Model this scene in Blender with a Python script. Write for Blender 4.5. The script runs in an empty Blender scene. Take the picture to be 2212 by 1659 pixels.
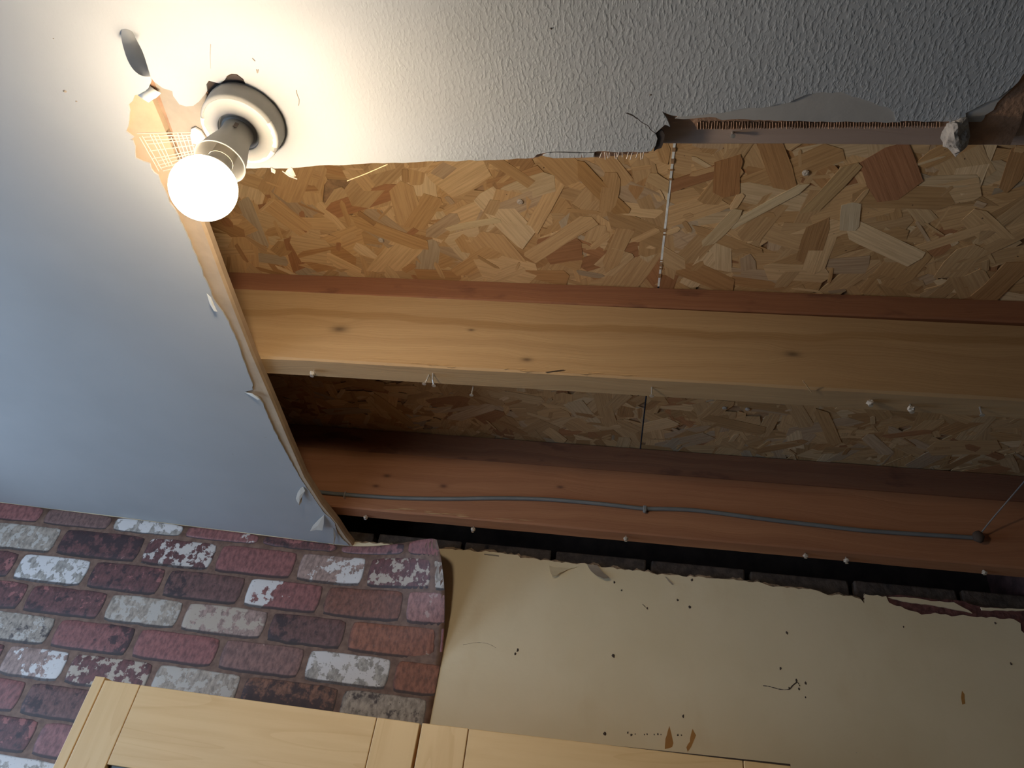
import bpy, bmesh, math, random
from mathutils import Vector, Matrix, noise as mnoise
from mathutils.geometry import delaunay_2d_cdt

# ---------------------------------------------------------------- camera, light, exposure
S = bpy.context.scene
COL = S.collection
H = 1.75                                   # camera height above the floor, metres
RC = [[0.98630, 0.08910, 0.13860],          # rows: camera right, down, forward in room axes
      [0.05840, 0.59760, -0.79960],
      [-0.15400, 0.79680, 0.58430]]
FPX, CX, CY = 1518.0, 1106.0, 829.5
cd = bpy.data.cameras.new('camera')
cam = bpy.data.objects.new('camera', cd)
COL.objects.link(cam)
rgt, dwn, fwd = (Vector(r) for r in RC)
fwd.normalize()
rgt = (rgt - fwd * rgt.dot(fwd)).normalized()
dwn = fwd.cross(rgt)
cam.matrix_world = Matrix(((rgt.x, -dwn.x, -fwd.x, 0), (rgt.y, -dwn.y, -fwd.y, 0),
                           (rgt.z, -dwn.z, -fwd.z, H), (0, 0, 0, 1)))
cd.sensor_fit = 'HORIZONTAL'
cd.sensor_width = 36.0
cd.lens = 36.0 * FPX / 2212.0
cd.clip_start = 0.01
S.camera = cam

w = bpy.data.worlds.new('world')
S.world = w
w.use_nodes = True
w.node_tree.nodes['Background'].inputs['Color'].default_value = (0.45, 0.6, 1.0, 1)
w.node_tree.nodes['Background'].inputs['Strength'].default_value = 0.01

LAMP_STRENGTH = 232.0                      # radiance of the bulb globe
LAMP_COLOUR = (1.0, 0.835, 0.62)
la = bpy.data.lights.new('front_fill_light', 'AREA')  # added unseen source at front left, so cool fill fades to the right
la.shape = 'RECTANGLE'
la.size, la.size_y = 0.85, 0.9
la.energy = 10.5
la.color = (0.60, 0.77, 1.0)
lo = bpy.data.objects.new('front_fill_light', la)
COL.objects.link(lo)
lo.location = (-1.50, -0.29, 1.52)
lo.rotation_euler = (math.radians(90), 0, 0)
lb = bpy.data.lights.new('side_window_daylight', 'AREA')
lb.shape = 'RECTANGLE'
lb.size, lb.size_y = 0.9, 0.95
lb.energy = 22.5
lb.color = (0.50, 0.70, 1.0)
lo2 = bpy.data.objects.new('side_window_daylight', lb)
COL.objects.link(lo2)
lo2.location = (-2.17, 0.80, 1.66)
lo2.rotation_euler = (0, math.radians(-90), 0)

S.view_settings.view_transform = 'Standard'
S.view_settings.look = 'None'
S.view_settings.exposure = 0.0
S.view_settings.gamma = 1.0
S.view_settings.use_curve_mapping = False
S.cycles.use_denoising = True
S.cycles.max_bounces = 10
S.cycles.diffuse_bounces = 6

# ---------------------------------------------------------------- points from sight lines
def ray(px, py):
    return rgt * ((px - CX) / FPX) + dwn * ((py - CY) / FPX) + fwd

def on_y(px, py, y):                        # point on a plane parallel to the back wall
    r = ray(px, py)
    return r * (y / r.y)

def sstep(a, b, x):
    t = min(1.0, max(0.0, (x - a) / (b - a)))
    return t * t * (3 - 2 * t)

def sag(x, y):                              # the cut plasterboard hangs down towards its loose corner
    if x > -0.3:
        return 0.0
    t = sstep(0.85, 1.5, y)
    xx = min(-0.62, max(-1.75, x))
    return -0.026 * (xx + 1.2) * t

def on_c(px, py, z):                        # point on the (sagging) ceiling layer at nominal height z
    r = ray(px, py)
    zz = z
    for _ in range(8):
        p = r * (zz / r.z)
        zz = z + sag(p.x, p.y)
    return r * (zz / r.z)

# ---------------------------------------------------------------- object helpers
ORIG = {}
def tag(o, label=None, cat=None, group=None, kind=None):
    if label: o['label'] = label
    if cat: o['category'] = cat
    if group: o['group'] = group
    if kind: o['kind'] = kind
    return o

def thing(name, loc, label, cat, group=None):
    o = bpy.data.objects.new(name, None)
    COL.objects.link(o)
    o.empty_display_size = 0.05
    o.location = (loc[0], loc[1], loc[2] + H)
    ORIG[o] = Vector(loc)
    return tag(o, label, cat, group)

def mk(name, verts, faces, mat, parent=None, smooth=False, uv=None, cols=None, base=None):
    vs = [Vector(v) for v in verts]
    if base is None:
        lo_ = Vector((min(v.x for v in vs), min(v.y for v in vs), min(v.z for v in vs)))
        hi_ = Vector((max(v.x for v in vs), max(v.y for v in vs), max(v.z for v in vs)))
        org = (lo_ + hi_) / 2
        org.z = lo_.z
    else:
        org = Vector(base)
    me = bpy.data.meshes.new(name)
    me.from_pydata([v - org for v in vs], [], faces)
    me.update()
    if uv:
        l = me.uv_layers.new(name='UVMap')
        for lp in me.loops:
            l.data[lp.index].uv = uv[lp.vertex_index]
    if cols:
        for cn, cv in cols.items():
            a = me.color_attributes.new(cn, 'FLOAT_COLOR', 'POINT')
            for i, c in enumerate(cv):
                a.data[i].color = (c[0], c[1], c[2], c[3] if len(c) > 3 else 1.0)
    if smooth:
        for p in me.polygons: p.use_smooth = True
    me.materials.append(mat)
    o = bpy.data.objects.new(name, me)
    COL.objects.link(o)
    ORIG[o] = org
    if parent is not None:
        o.parent = parent
        o.location = org - ORIG[parent]
    else:
        o.location = (org.x, org.y, org.z + H)
    return o

def box(x0, x1, y0, y1, z0, z1):
    v = [(x0, y0, z0), (x1, y0, z0), (x1, y1, z0), (x0, y1, z0), (x0, y0, z1), (x1, y0, z1), (x1, y1, z1), (x0, y1, z1)]
    f = [(3, 2, 1, 0), (4, 5, 6, 7), (0, 1, 5, 4), (1, 2, 6, 5), (2, 3, 7, 6), (3, 0, 4, 7)]
    return v, f

def bevel(o, wd=0.002, seg=2):
    m = o.modifiers.new('bevel', 'BEVEL')
    m.width, m.segments, m.limit_method = wd, seg, 'ANGLE'
    return o

def join(parts):
    V, F = [], []
    for v, f in parts:
        n = len(V)
        V += list(v)
        F += [tuple(i + n for i in q) for q in f]
    return V, F

def tube(pts, rad, n=8, caps=True):
    pts = [Vector(p) for p in pts]
    V, F = [], []
    up = Vector((0.1, 0.3, 1)).normalized()
    for i, p in enumerate(pts):
        t = (pts[min(i + 1, len(pts) - 1)] - pts[max(i - 1, 0)]).normalized()
        a = t.cross(up)
        if a.length < 1e-4: a = t.cross(Vector((1, 0, 0)))
        a.normalize()
        b = a.cross(t)
        r = rad[i] if isinstance(rad, (list, tuple)) else rad
        for k in range(n):
            an = 2 * math.pi * k / n
            V.append(p + a * (math.cos(an) * r) + b * (math.sin(an) * r))
    for i in range(len(pts) - 1):
        for k in range(n):
            k2 = (k + 1) % n
            F.append((i * n + k, i * n + k2, (i + 1) * n + k2, (i + 1) * n + k))
    if caps:
        F.append(tuple(range(n - 1, -1, -1)))
        F.append(tuple((len(pts) - 1) * n + k for k in range(n)))
    return V, F

def lathe(prof, cx, cy, n=48):              # prof: (radius, z), from top down
    V, F = [], []
    for r, z in prof:
        for k in range(n):
            a = 2 * math.pi * k / n
            V.append((cx + r * math.cos(a), cy + r * math.sin(a), z))
    for i in range(len(prof) - 1):
        for k in range(n):
            k2 = (k + 1) % n
            F.append((i * n + k, (i + 1) * n + k, (i + 1) * n + k2, i * n + k2))
    return V, F

def smooth_curve(pts, per=6):
    out = []
    P = [Vector(p) for p in pts]
    for i in range(len(P) - 1):
        p0, p1, p2, p3 = P[max(i - 1, 0)], P[i], P[i + 1], P[min(i + 2, len(P) - 1)]
        for k in range(per):
            t = k / per
            out.append(0.5 * ((2 * p1) + (p2 - p0) * t + (2 * p0 - 5 * p1 + 4 * p2 - p3) * t * t
                              + (3 * p1 - p0 - 3 * p2 + p3) * t ** 3))
    out.append(P[-1])
    return out

def inside(poly, x, y):
    c = False
    j = len(poly) - 1
    for i in range(len(poly)):
        xi, yi = poly[i]; xj, yj = poly[j]
        if (yi > y) != (yj > y) and x < (xj - xi) * (y - yi) / (yj - yi) + xi:
            c = not c
        j = i
    return c

def sheet(outline, th, zfun, grid=None, flat='z'):
    """solid sheet: 2-D outline -> lower/front face at zfun(a,b), thickness th behind it.
    flat='z': (a,b)=(x,y), thickness upwards; flat='y': (a,b)=(x,z), thickness to +y"""
    pts = [Vector((p[0], p[1])) for p in outline]
    n = len(pts)
    poly = [(p.x, p.y) for p in pts]
    extra = []
    if grid:
        x0 = min(p[0] for p in poly); x1 = max(p[0] for p in poly)
        y0 = min(p[1] for p in poly); y1 = max(p[1] for p in poly)
        a = x0 + grid / 2
        while a < x1:
            b = y0 + grid / 2
            while b < y1:
                if inside(poly, a, b): extra.append(Vector((a, b)))
                b += grid
            a += grid
    vo, eo, fo, _, _, _ = delaunay_2d_cdt(pts + extra, [(i, (i + 1) % n) for i in range(n)], [], 0, 1e-6)
    keep = []
    for f in fo:
        c = sum((vo[i] for i in f), Vector((0, 0))) / len(f)
        if inside(poly, c.x, c.y): keep.append(list(f))
    def P(v, up):
        z = zfun(v.x, v.y)
        return (v.x, v.y, z + up) if flat == 'z' else (v.x, z + up, v.y)
    V = [P(v, 0) for v in vo] + [P(v, th) for v in vo]
    m = len(vo)
    F = []
    cnt = {}
    for f in keep:
        ar = sum(vo[f[i]].x * vo[f[(i + 1) % len(f)]].y - vo[f[(i + 1) % len(f)]].x * vo[f[i]].y for i in range(len(f)))
        if ar < 0: f.reverse()
        if flat == 'z':
            F.append(tuple(reversed(f))); F.append(tuple(i + m for i in f))
        else:
            F.append(tuple(f)); F.append(tuple(i + m for i in reversed(f)))
        for i in range(len(f)):
            cnt[(f[i], f[(i + 1) % len(f)])] = 1
    for (a, b) in cnt:
        if (b, a) not in cnt:
            F.append((a, b, b + m, a + m) if flat == 'z' else (b, a, a + m, b + m))
    return V, F

def ragged(pts, amp, step, seed):
    """subdivide an open 2-D polyline and shake it so that it looks torn"""
    rnd = random.Random(seed)
    out = []
    for i in range(len(pts) - 1):
        a = Vector(pts[i][:2]); b = Vector(pts[i + 1][:2])
        L = (b - a).length
        k = max(1, int(L / step))
        nrm = Vector((-(b - a).y, (b - a).x)).normalized() if L > 1e-6 else Vector((0, 0))
        for j in range(k):
            t = j / k
            p = a.lerp(b, t)
            if j or i: p = p + nrm * rnd.uniform(-amp, amp)
            out.append(p)
    out.append(Vector(pts[-1][:2]))
    return out

# ---------------------------------------------------------------- materials
def new_mat(name):
    m = bpy.data.materials.new(name)
    m.use_nodes = True
    nt = m.node_tree
    bs = nt.nodes['Principled BSDF']
    return m, nt, bs

def N(nt, typ, **kw):
    n = nt.nodes.new(typ)
    for k, v in kw.items():
        if k == 'ins':
            for kk, vv in v.items():
                if hasattr(vv, 'node') and hasattr(vv, 'is_output'): nt.links.new(vv, n.inputs[kk])
                else: n.inputs[kk].default_value = vv
        else: setattr(n, k, v)
    return n

def math_(nt, op, a, b=0.0, c=0.0, clamp=False):
    n = N(nt, 'ShaderNodeMath', operation=op, use_clamp=clamp)
    for i, v in enumerate((a, b, c)):
        if hasattr(v, 'is_output'): nt.links.new(v, n.inputs[i])
        else: n.inputs[i].default_value = v
    return n.outputs[0]

def mix_(nt, fac, a, b):
    n = N(nt, 'ShaderNodeMix', data_type='RGBA')
    for i, v in ((0, fac), (6, a), (7, b)):
        if hasattr(v, 'is_output'): nt.links.new(v, n.inputs[i])
        elif i == 0: n.inputs[0].default_value = v
        else: n.inputs[i].default_value = (*v[:3], 1)
    return n.outputs[2]

def ramp_(nt, x, a, b):
    n = N(nt, 'ShaderNodeMapRange', interpolation_type='SMOOTHSTEP')
    nt.links.new(x, n.inputs[0])
    n.inputs[1].default_value, n.inputs[2].default_value = a, b
    return n.outputs[0]

def geo_pos(nt, scale=(1, 1, 1), rot=(0, 0, 0)):
    g = N(nt, 'ShaderNodeNewGeometry')
    mp = N(nt, 'ShaderNodeMapping')
    nt.links.new(g.outputs['Position'], mp.inputs[0])
    mp.inputs['Scale'].default_value = scale
    mp.inputs['Rotation'].default_value = rot
    return mp.outputs[0]

def noise_(nt, vec, scale, detail=3, rough=0.55, dist=0.0):
    n = N(nt, 'ShaderNodeTexNoise', noise_dimensions='3D')
    nt.links.new(vec, n.inputs['Vector'])
    n.inputs['Scale'].default_value = scale
    n.inputs['Detail'].default_value = detail
    n.inputs['Roughness'].default_value = rough
    n.inputs['Distortion'].default_value = dist
    return n.outputs[0]

def bump_(nt, bs, h, dist, strength=1.0):
    b = N(nt, 'ShaderNodeBump')
    b.inputs['Distance'].default_value = dist
    if hasattr(strength, 'is_output'): nt.links.new(strength, b.inputs['Strength'])
    else: b.inputs['Strength'].default_value = strength
    nt.links.new(h, b.inputs['Height'])
    nt.links.new(b.outputs[0], bs.inputs['Normal'])

def plain(name, col, rough=0.7, metal=0.0, var=0.0, vscale=20.0, bump=0.0, bscale=60.0):
    m, nt, bs = new_mat(name)
    bs.inputs['Base Color'].default_value = (*col, 1)
    bs.inputs['Roughness'].default_value = rough
    bs.inputs['Metallic'].default_value = metal
    if var:
        p = geo_pos(nt)
        n = noise_(nt, p, vscale, 4)
        f = ramp_(nt, n, 0.3, 0.7)
        nt.links.new(mix_(nt, f, [c * (1 - var) for c in col], [min(1, c * (1 + var)) for c in col]), bs.inputs['Base Color'])
    if bump:
        p = geo_pos(nt)
        bump_(nt, bs, noise_(nt, p, bscale, 4), bump)
    return m

def mat_ceiling():
    m, nt, bs = new_mat('white_ceiling_paint')
    p = geo_pos(nt)
    n = noise_(nt, p, 3.0, 4)
    c = mix_(nt, ramp_(nt, n, 0.3, 0.7), (0.385, 0.385, 0.38), (0.425, 0.425, 0.42))
    fl = noise_(nt, geo_pos(nt), 55.0, 2)
    c = mix_(nt, ramp_(nt, fl, 0.76, 0.80), c, (0.36, 0.34, 0.31))
    nt.links.new(c, bs.inputs['Base Color'])
    bs.inputs['Roughness'].default_value = 0.75
    # rollered stipple on the right-hand part of the ceiling, smooth skim on the left
    st = noise_(nt, geo_pos(nt, (300, 150, 60), (0, 0, 0.18)), 1.0, 2.5, 0.5)
    st2 = noise_(nt, geo_pos(nt, (620, 360, 100), (0, 0, -0.1)), 1.0, 2)
    hgt = math_(nt, 'ADD', ramp_(nt, st, 0.42, 0.72), math_(nt, 'MULTIPLY', st2, 0.25))
    sx = N(nt, 'ShaderNodeSeparateXYZ')
    g = N(nt, 'ShaderNodeNewGeometry')
    nt.links.new(g.outputs['Position'], sx.inputs[0])
    k = math_(nt, 'MULTIPLY_ADD', ramp_(nt, sx.outputs[0], -0.42, 0.0), 0.86, 0.14)
    wav = noise_(nt, geo_pos(nt), 6.0, 3)
    hh = math_(nt, 'ADD', math_(nt, 'MULTIPLY', hgt, 0.00030), math_(nt, 'MULTIPLY', wav, 0.0025))
    bump_(nt, bs, hh, 1.0, k)
    return m

def mat_wood(name, light, dark, grain_scale=1.0, knots=(), band=None, rough=0.75, contrast=0.5, stain=None):
    """sawn timber with its grain along X; knots = (x, y_or_z, radius)"""
    m, nt, bs = new_mat(name)
    g = N(nt, 'ShaderNodeNewGeometry')
    sx = N(nt, 'ShaderNodeSeparateXYZ')
    nt.links.new(g.outputs['Position'], sx.inputs[0])
    X, Y, Z = sx.outputs
    W = math_(nt, 'ADD', math_(nt, 'ADD', Z, math_(nt, 'MULTIPLY', Y, 0.8)), 0.0)
    wob = noise_(nt, geo_pos(nt, (3.0, 6, 6)), 1.0, 3)
    wv = math_(nt, 'MULTIPLY_ADD', wob, 0.06, W)
    kn_mask = None
    for (kx, kz, kr) in knots:
        dx = math_(nt, 'DIVIDE', math_(nt, 'SUBTRACT', X, kx), kr * 2.0)
        dz = math_(nt, 'DIVIDE', math_(nt, 'SUBTRACT', Z, kz + H), kr)
        d2 = math_(nt, 'ADD', math_(nt, 'MULTIPLY', dx, dx), math_(nt, 'MULTIPLY', dz, dz))
        e = math_(nt, 'POWER', 2.718, math_(nt, 'MULTIPLY', d2, -0.35))
        wv = math_(nt, 'MULTIPLY_ADD', math_(nt, 'MULTIPLY', e, dz), kr * 1.1, wv)
        core = math_(nt, 'POWER', 2.718, math_(nt, 'MULTIPLY', d2, -2.2))
        kn_mask = core if kn_mask is None else math_(nt, 'MAXIMUM', kn_mask, core)
    cv = N(nt, 'ShaderNodeCombineXYZ')
    nt.links.new(math_(nt, 'MULTIPLY', X, 0.9), cv.inputs[0])
    nt.links.new(math_(nt, 'MULTIPLY', wv, 45.0 * grain_scale), cv.inputs[1])
    gr = noise_(nt, cv.outputs[0], 1.0, 4, 0.6)
    cv2 = N(nt, 'ShaderNodeCombineXYZ')
    nt.links.new(math_(nt, 'MULTIPLY', X, 5.0), cv2.inputs[0])
    nt.links.new(math_(nt, 'MULTIPLY', wv, 300.0), cv2.inputs[1])
    fine = noise_(nt, cv2.outputs[0], 1.0, 3)
    f = math_(nt, 'ADD', math_(nt, 'MULTIPLY', ramp_(nt, gr, 0.35, 0.68), contrast), math_(nt, 'MULTIPLY', fine, 0.3))
    c = mix_(nt, math_(nt, 'MINIMUM', f, 1.0), light, dark)
    blot = noise_(nt, geo_pos(nt, (2.2, 5, 9)), 1.0, 3)
    c = mix_(nt, math_(nt, 'MULTIPLY', ramp_(nt, blot, 0.45, 0.75), 0.45), c, dark)
    if band:                                  # darker heartwood streak wandering along the board
        z0, wd, col = band
        wn = noise_(nt, geo_pos(nt, (2.4, 0.1, 0.1)), 1.0, 3)
        bz = math_(nt, 'SUBTRACT', math_(nt, 'MULTIPLY_ADD', wn, -0.07, Z), z0 + H - 0.035)
        ab = math_(nt, 'ABSOLUTE', bz)
        bm = math_(nt, 'SUBTRACT', 1.0, ramp_(nt, ab, wd * 0.55, wd))
        c = mix_(nt, math_(nt, 'MULTIPLY', bm, 0.55), c, col)
    if stain:
        sn = noise_(nt, geo_pos(nt, (9, 9, 22)), 1.0, 4)
        c = mix_(nt, math_(nt, 'MULTIPLY', ramp_(nt, sn, 0.56, 0.68), 0.6), c, stain)
    if kn_mask is not None:
        kn = math_(nt, 'MULTIPLY', kn_mask, 0.85)
        c = mix_(nt, kn, c, (dark[0] * 0.30, dark[1] * 0.30, dark[2] * 0.33))
    nt.links.new(c, bs.inputs['Base Color'])
    bs.inputs['Roughness'].default_value = rough
    bump_(nt, bs, math_(nt, 'ADD', gr, fine), 0.0007)
    return m

def mat_strand():
    m, nt, bs = new_mat('pressed_wood_strand')
    a = N(nt, 'ShaderNodeAttribute', attribute_name='Col')
    uv = N(nt, 'ShaderNodeUVMap')
    mp = N(nt, 'ShaderNodeMapping')
    nt.links.new(uv.outputs[0], mp.inputs[0])
    mp.inputs['Scale'].default_value = (12, 260, 1)
    n = noise_(nt, mp.outputs[0], 1.0, 4, 0.6)
    f = math_(nt, 'MULTIPLY', ramp_(nt, n, 0.35, 0.75), 0.55)
    dk = N(nt, 'ShaderNodeMix', data_type='RGBA', blend_type='MULTIPLY')
    dk.inputs[0].default_value = 1.0
    nt.links.new(a.outputs[0], dk.inputs[6])
    dk.inputs[7].default_value = (0.55, 0.45, 0.36, 1)
    c = mix_(nt, f, a.outputs[0], dk.outputs[2])
    sp = noise_(nt, geo_pos(nt), 140.0, 2)
    c = mix_(nt, ramp_(nt, sp, 0.74, 0.80), c, (0.10, 0.05, 0.025))
    nt.links.new(c, bs.inputs['Base Color'])
    bs.inputs['Roughness'].default_value = 0.6
    bump_(nt, bs, n, 0.0006)
    return m

def mat_brick():
    m, nt, bs = new_mat('printed_brick')
    ca = N(nt, 'ShaderNodeAttribute', attribute_name='base').outputs[0]
    cb = N(nt, 'ShaderNodeAttribute', attribute_name='patch').outputs[0]
    pr = N(nt, 'ShaderNodeSeparateColor')
    nt.links.new(N(nt, 'ShaderNodeAttribute', attribute_name='params').outputs[0], pr.inputs[0])
    wp, wd, ed = pr.outputs
    uv = N(nt, 'ShaderNodeUVMap').outputs[0]
    n1 = noise_(nt, uv, 34.0, 6, 0.62)
    mp = N(nt, 'ShaderNodeMapping')
    nt.links.new(uv, mp.inputs[0])
    mp.inputs['Location'].default_value = (7.3, 2.1, 4.0)
    n2 = noise_(nt, mp.outputs[0], 40.0, 6, 0.65)
    n3 = noise_(nt, mp.outputs[0], 160.0, 4, 0.6)
    mp4 = N(nt, 'ShaderNodeMapping')
    nt.links.new(uv, mp4.inputs[0])
    mp4.inputs['Location'].default_value = (1.3, 9.1, 2.0)
    mp4.inputs['Scale'].default_value = (1.6, 0.8, 1)
    n4 = noise_(nt, mp4.outputs[0], 75.0, 4, 0.6)
    tone = mix_(nt, ramp_(nt, n4, 0.3, 0.72), ca, (0.0, 0.0, 0.0))
    c = mix_(nt, 0.55, ca, tone)
    # paler bloom
    bl = N(nt, 'ShaderNodeMix', data_type='RGBA', blend_type='SCREEN')
    nt.links.new(math_(nt, 'MULTIPLY', ramp_(nt, n3, 0.55, 0.8), 0.35), bl.inputs[0])
    nt.links.new(c, bl.inputs[6])
    bl.inputs[7].default_value = (0.30, 0.22, 0.20, 1)
    c = bl.outputs[2]
    # lime-wash patch
    s = math_(nt, 'ADD', n1, math_(nt, 'SUBTRACT', wp, 0.5))
    c = mix_(nt, ramp_(nt, s, 0.50, 0.54), c, cb)
    # sooty patch
    s2 = math_(nt, 'ADD', n2, math_(nt, 'SUBTRACT', wd, 0.5))
    c = mix_(nt, math_(nt, 'MULTIPLY', ramp_(nt, s2, 0.48, 0.60), 0.85), c, (0.028, 0.016, 0.018))
    # small chips
    c = mix_(nt, math_(nt, 'MULTIPLY', ramp_(nt, n3, 0.64, 0.70), 0.75), c, (0.06, 0.032, 0.027))
    c = mix_(nt, math_(nt, 'MULTIPLY', ed, 0.9), c, (0.028, 0.014, 0.010))
    nt.links.new(c, bs.inputs['Base Color'])
    bs.inputs['Roughness'].default_value = 0.6
    return m

def mat_mortar():
    m, nt, bs = new_mat('printed_mortar')
    uv = N(nt, 'ShaderNodeUVMap').outputs[0]
    n = noise_(nt, uv, 60.0, 5)
    c = mix_(nt, ramp_(nt, n, 0.3, 0.7), (0.125, 0.066, 0.043), (0.21, 0.12, 0.08))
    nt.links.new(c, bs.inputs['Base Color'])
    bs.inputs['Roughness'].default_value = 0.65
    return m

def mat_wall():
    m, nt, bs = new_mat('old_cream_paint')
    n = noise_(nt, geo_pos(nt), 4.0, 5)
    c = mix_(nt, ramp_(nt, n, 0.3, 0.7), (0.77, 0.64, 0.41), (0.83, 0.70, 0.47))
    sp = noise_(nt, geo_pos(nt), 38.0, 2)
    c = mix_(nt, ramp_(nt, sp, 0.765, 0.79), c, (0.10, 0.07, 0.045))
    st = noise_(nt, geo_pos(nt, (1.2, 1, 0.5)), 9.0, 4)
    c = mix_(nt, math_(nt, 'MULTIPLY', ramp_(nt, st, 0.55, 0.75), 0.25), c, (0.64, 0.47, 0.25))
    nt.links.new(c, bs.inputs['Base Color'])
    bs.inputs['Roughness'].default_value = 0.6
    bump_(nt, bs, noise_(nt, geo_pos(nt), 25.0, 4), 0.0012)
    return m

def mat_maple(name, vertical=False):
    m, nt, bs = new_mat(name)
    if vertical:
        p = geo_pos(nt, (55, 20, 3.0)); p2 = geo_pos(nt, (7, 2, 0.9))
    else:
        p = geo_pos(nt, (3.0, 20, 55)); p2 = geo_pos(nt, (0.9, 2, 7))
    n = noise_(nt, p, 1.0, 4, 0.6, 0.4)
    n2 = noise_(nt, p2, 1.0, 2, 0.5, 1.5)
    rings = math_(nt, 'FRACT', math_(nt, 'MULTIPLY', n2, 7.0))
    f = math_(nt, 'ADD', math_(nt, 'MULTIPLY', ramp_(nt, n, 0.35, 0.7), 0.35),
              math_(nt, 'MULTIPLY', ramp_(nt, rings, 0.80, 1.0), 0.30))
    c = mix_(nt, f, (0.80, 0.55, 0.27), (0.66, 0.41, 0.17))
    nt.links.new(c, bs.inputs['Base Color'])
    bs.inputs['Roughness'].default_value = 0.42
    return m

M = {}
M['ceiling'] = mat_ceiling()
M['skim'] = plain('bare_smooth_plaster', (0.38, 0.35, 0.315), 0.8, var=0.06, vscale=14, bump=0.0004)
M['paper'] = plain('plasterboard_paper', (0.44, 0.315, 0.20), 0.85, var=0.10, vscale=18, bump=0.0004, bscale=180)
M['paper_brown'] = plain('brown_board_paper', (0.30, 0.165, 0.095), 0.85, var=0.2, vscale=40, bump=0.001, bscale=260)
M['scrap'] = plain('torn_white_paper', (0.66, 0.63, 0.56), 0.8)
M['scrap_dark'] = plain('torn_backing_paper', (0.40, 0.33, 0.25), 0.8, var=0.15)
M['tape'] = plain('scrim_tape_thread', (0.58, 0.48, 0.40), 0.7)
M['groove'] = plain('dusty_joint_filler', (0.30, 0.25, 0.20), 0.9, var=0.15)
M['dark'] = plain('dark_void_shade', (0.05, 0.035, 0.028), 0.95, var=0.3)  # dark tone stands in for shade in holes and the roof void
M['enamel'] = plain('white_lamp_plastic', (0.40, 0.38, 0.34), 0.45, var=0.05, vscale=30)
M['enamel_chip'] = plain('chipped_white_paint', (0.66, 0.63, 0.57), 0.5)
M['slot'] = plain('dark_slot', (0.12, 0.09, 0.07), 0.8)
M['brass'] = plain('bulb_cap_metal', (0.6, 0.56, 0.5), 0.35, 0.9)
M['screw'] = plain('zinc_screw', (0.55, 0.53, 0.50), 0.4, 0.8)
M['crumb'] = plain('plaster_crumb', (0.50, 0.42, 0.33), 0.9, var=0.12, vscale=90, bump=0.002, bscale=200)
M['crumb_dark'] = plain('grey_plaster_lump', (0.34, 0.29, 0.24), 0.9, var=0.3, vscale=60, bump=0.003, bscale=150)
M['foil'] = plain('bright_metal_edge', (0.85, 0.88, 0.84), 0.4, 0.15, var=0.15, vscale=70)
M['cable'] = plain('grey_cable_sheath', (0.155, 0.16, 0.155), 0.5, var=0.1)
M['wire'] = plain('dull_thin_wire', (0.16, 0.13, 0.11), 0.5)
M['clip'] = plain('grey_cable_clip', (0.20, 0.20, 0.19), 0.5)
M['wall'] = mat_wall()
M['room'] = plain('dark_room_paint', (0.16, 0.14, 0.115), 0.8)  # unseen walls darkened to cut light bounced to the right
M['wall_end'] = plain('dark_red_old_wall', (0.10, 0.045, 0.038), 0.9, var=0.4, vscale=25, bump=0.004, bscale=40)
M['floor'] = plain('grey_floor_vinyl', (0.11, 0.09, 0.075), 0.5, var=0.1)
M['basecoat'] = plain('red_brown_base_coat', (0.13, 0.05, 0.042), 0.95, var=0.4, vscale=60, bump=0.004, bscale=120)
M['rubble'] = plain('dirty_plaster_edge', (0.30, 0.20, 0.12), 0.95, var=0.4, vscale=90, bump=0.004, bscale=160)
M['sooty'] = plain('sooty_brick', (0.065, 0.048, 0.038), 0.95, var=0.35, vscale=50, bump=0.004, bscale=90)
M['brick'] = mat_brick()
M['mortar'] = mat_mortar()
M['paperback'] = plain('wallpaper_back', (0.55, 0.48, 0.38), 0.9)
M['maple_h'] = mat_maple('pale_maple_rail')
M['maple_v'] = mat_maple('pale_maple_stile', True)
M['gap'] = plain('dark_edge_band', (0.045, 0.028, 0.018), 0.7)
M['glass_dark'] = plain('dark_smoked_panel', (0.03, 0.03, 0.03), 0.15)
M['strand'] = mat_strand()
M['osb'] = plain('strand_board_core', (0.34, 0.20, 0.10), 0.8, var=0.3, vscale=60)
M['ochre'] = plain('ochre_stain', (0.42, 0.20, 0.05), 0.7, var=0.1)
M['speck'] = plain('dark_crumb', (0.07, 0.045, 0.03), 0.9)
M['straw'] = plain('pale_wood_splinter', (0.62, 0.42, 0.22), 0.8)
M['pine_a'] = mat_wood('dusty_grey_timber', (0.38, 0.275, 0.215), (0.28, 0.195, 0.15), 1.2, contrast=0.4)

ZC = 0.650                                  # underside of the painted ceiling, above the camera
ZP = 0.6524                                 # underside of the plasterboard paper
ZJ = 0.6645                                 # underside of the joists
YW = 1.577                                  # face of the back wall
XL, XR, YF = -2.05, 0.90, -2.0              # room extents

# ---------------------------------------------------------------- room shell
def struct(name, vf, mat, **kw):
    return tag(mk(name, vf[0], vf[1], mat, **kw), kind='structure')

struct('floor', box(XL - 0.1, XR + 0.1, YF - 0.1, YW + 0.3, -H - 0.1, -H), M['floor'])
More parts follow.
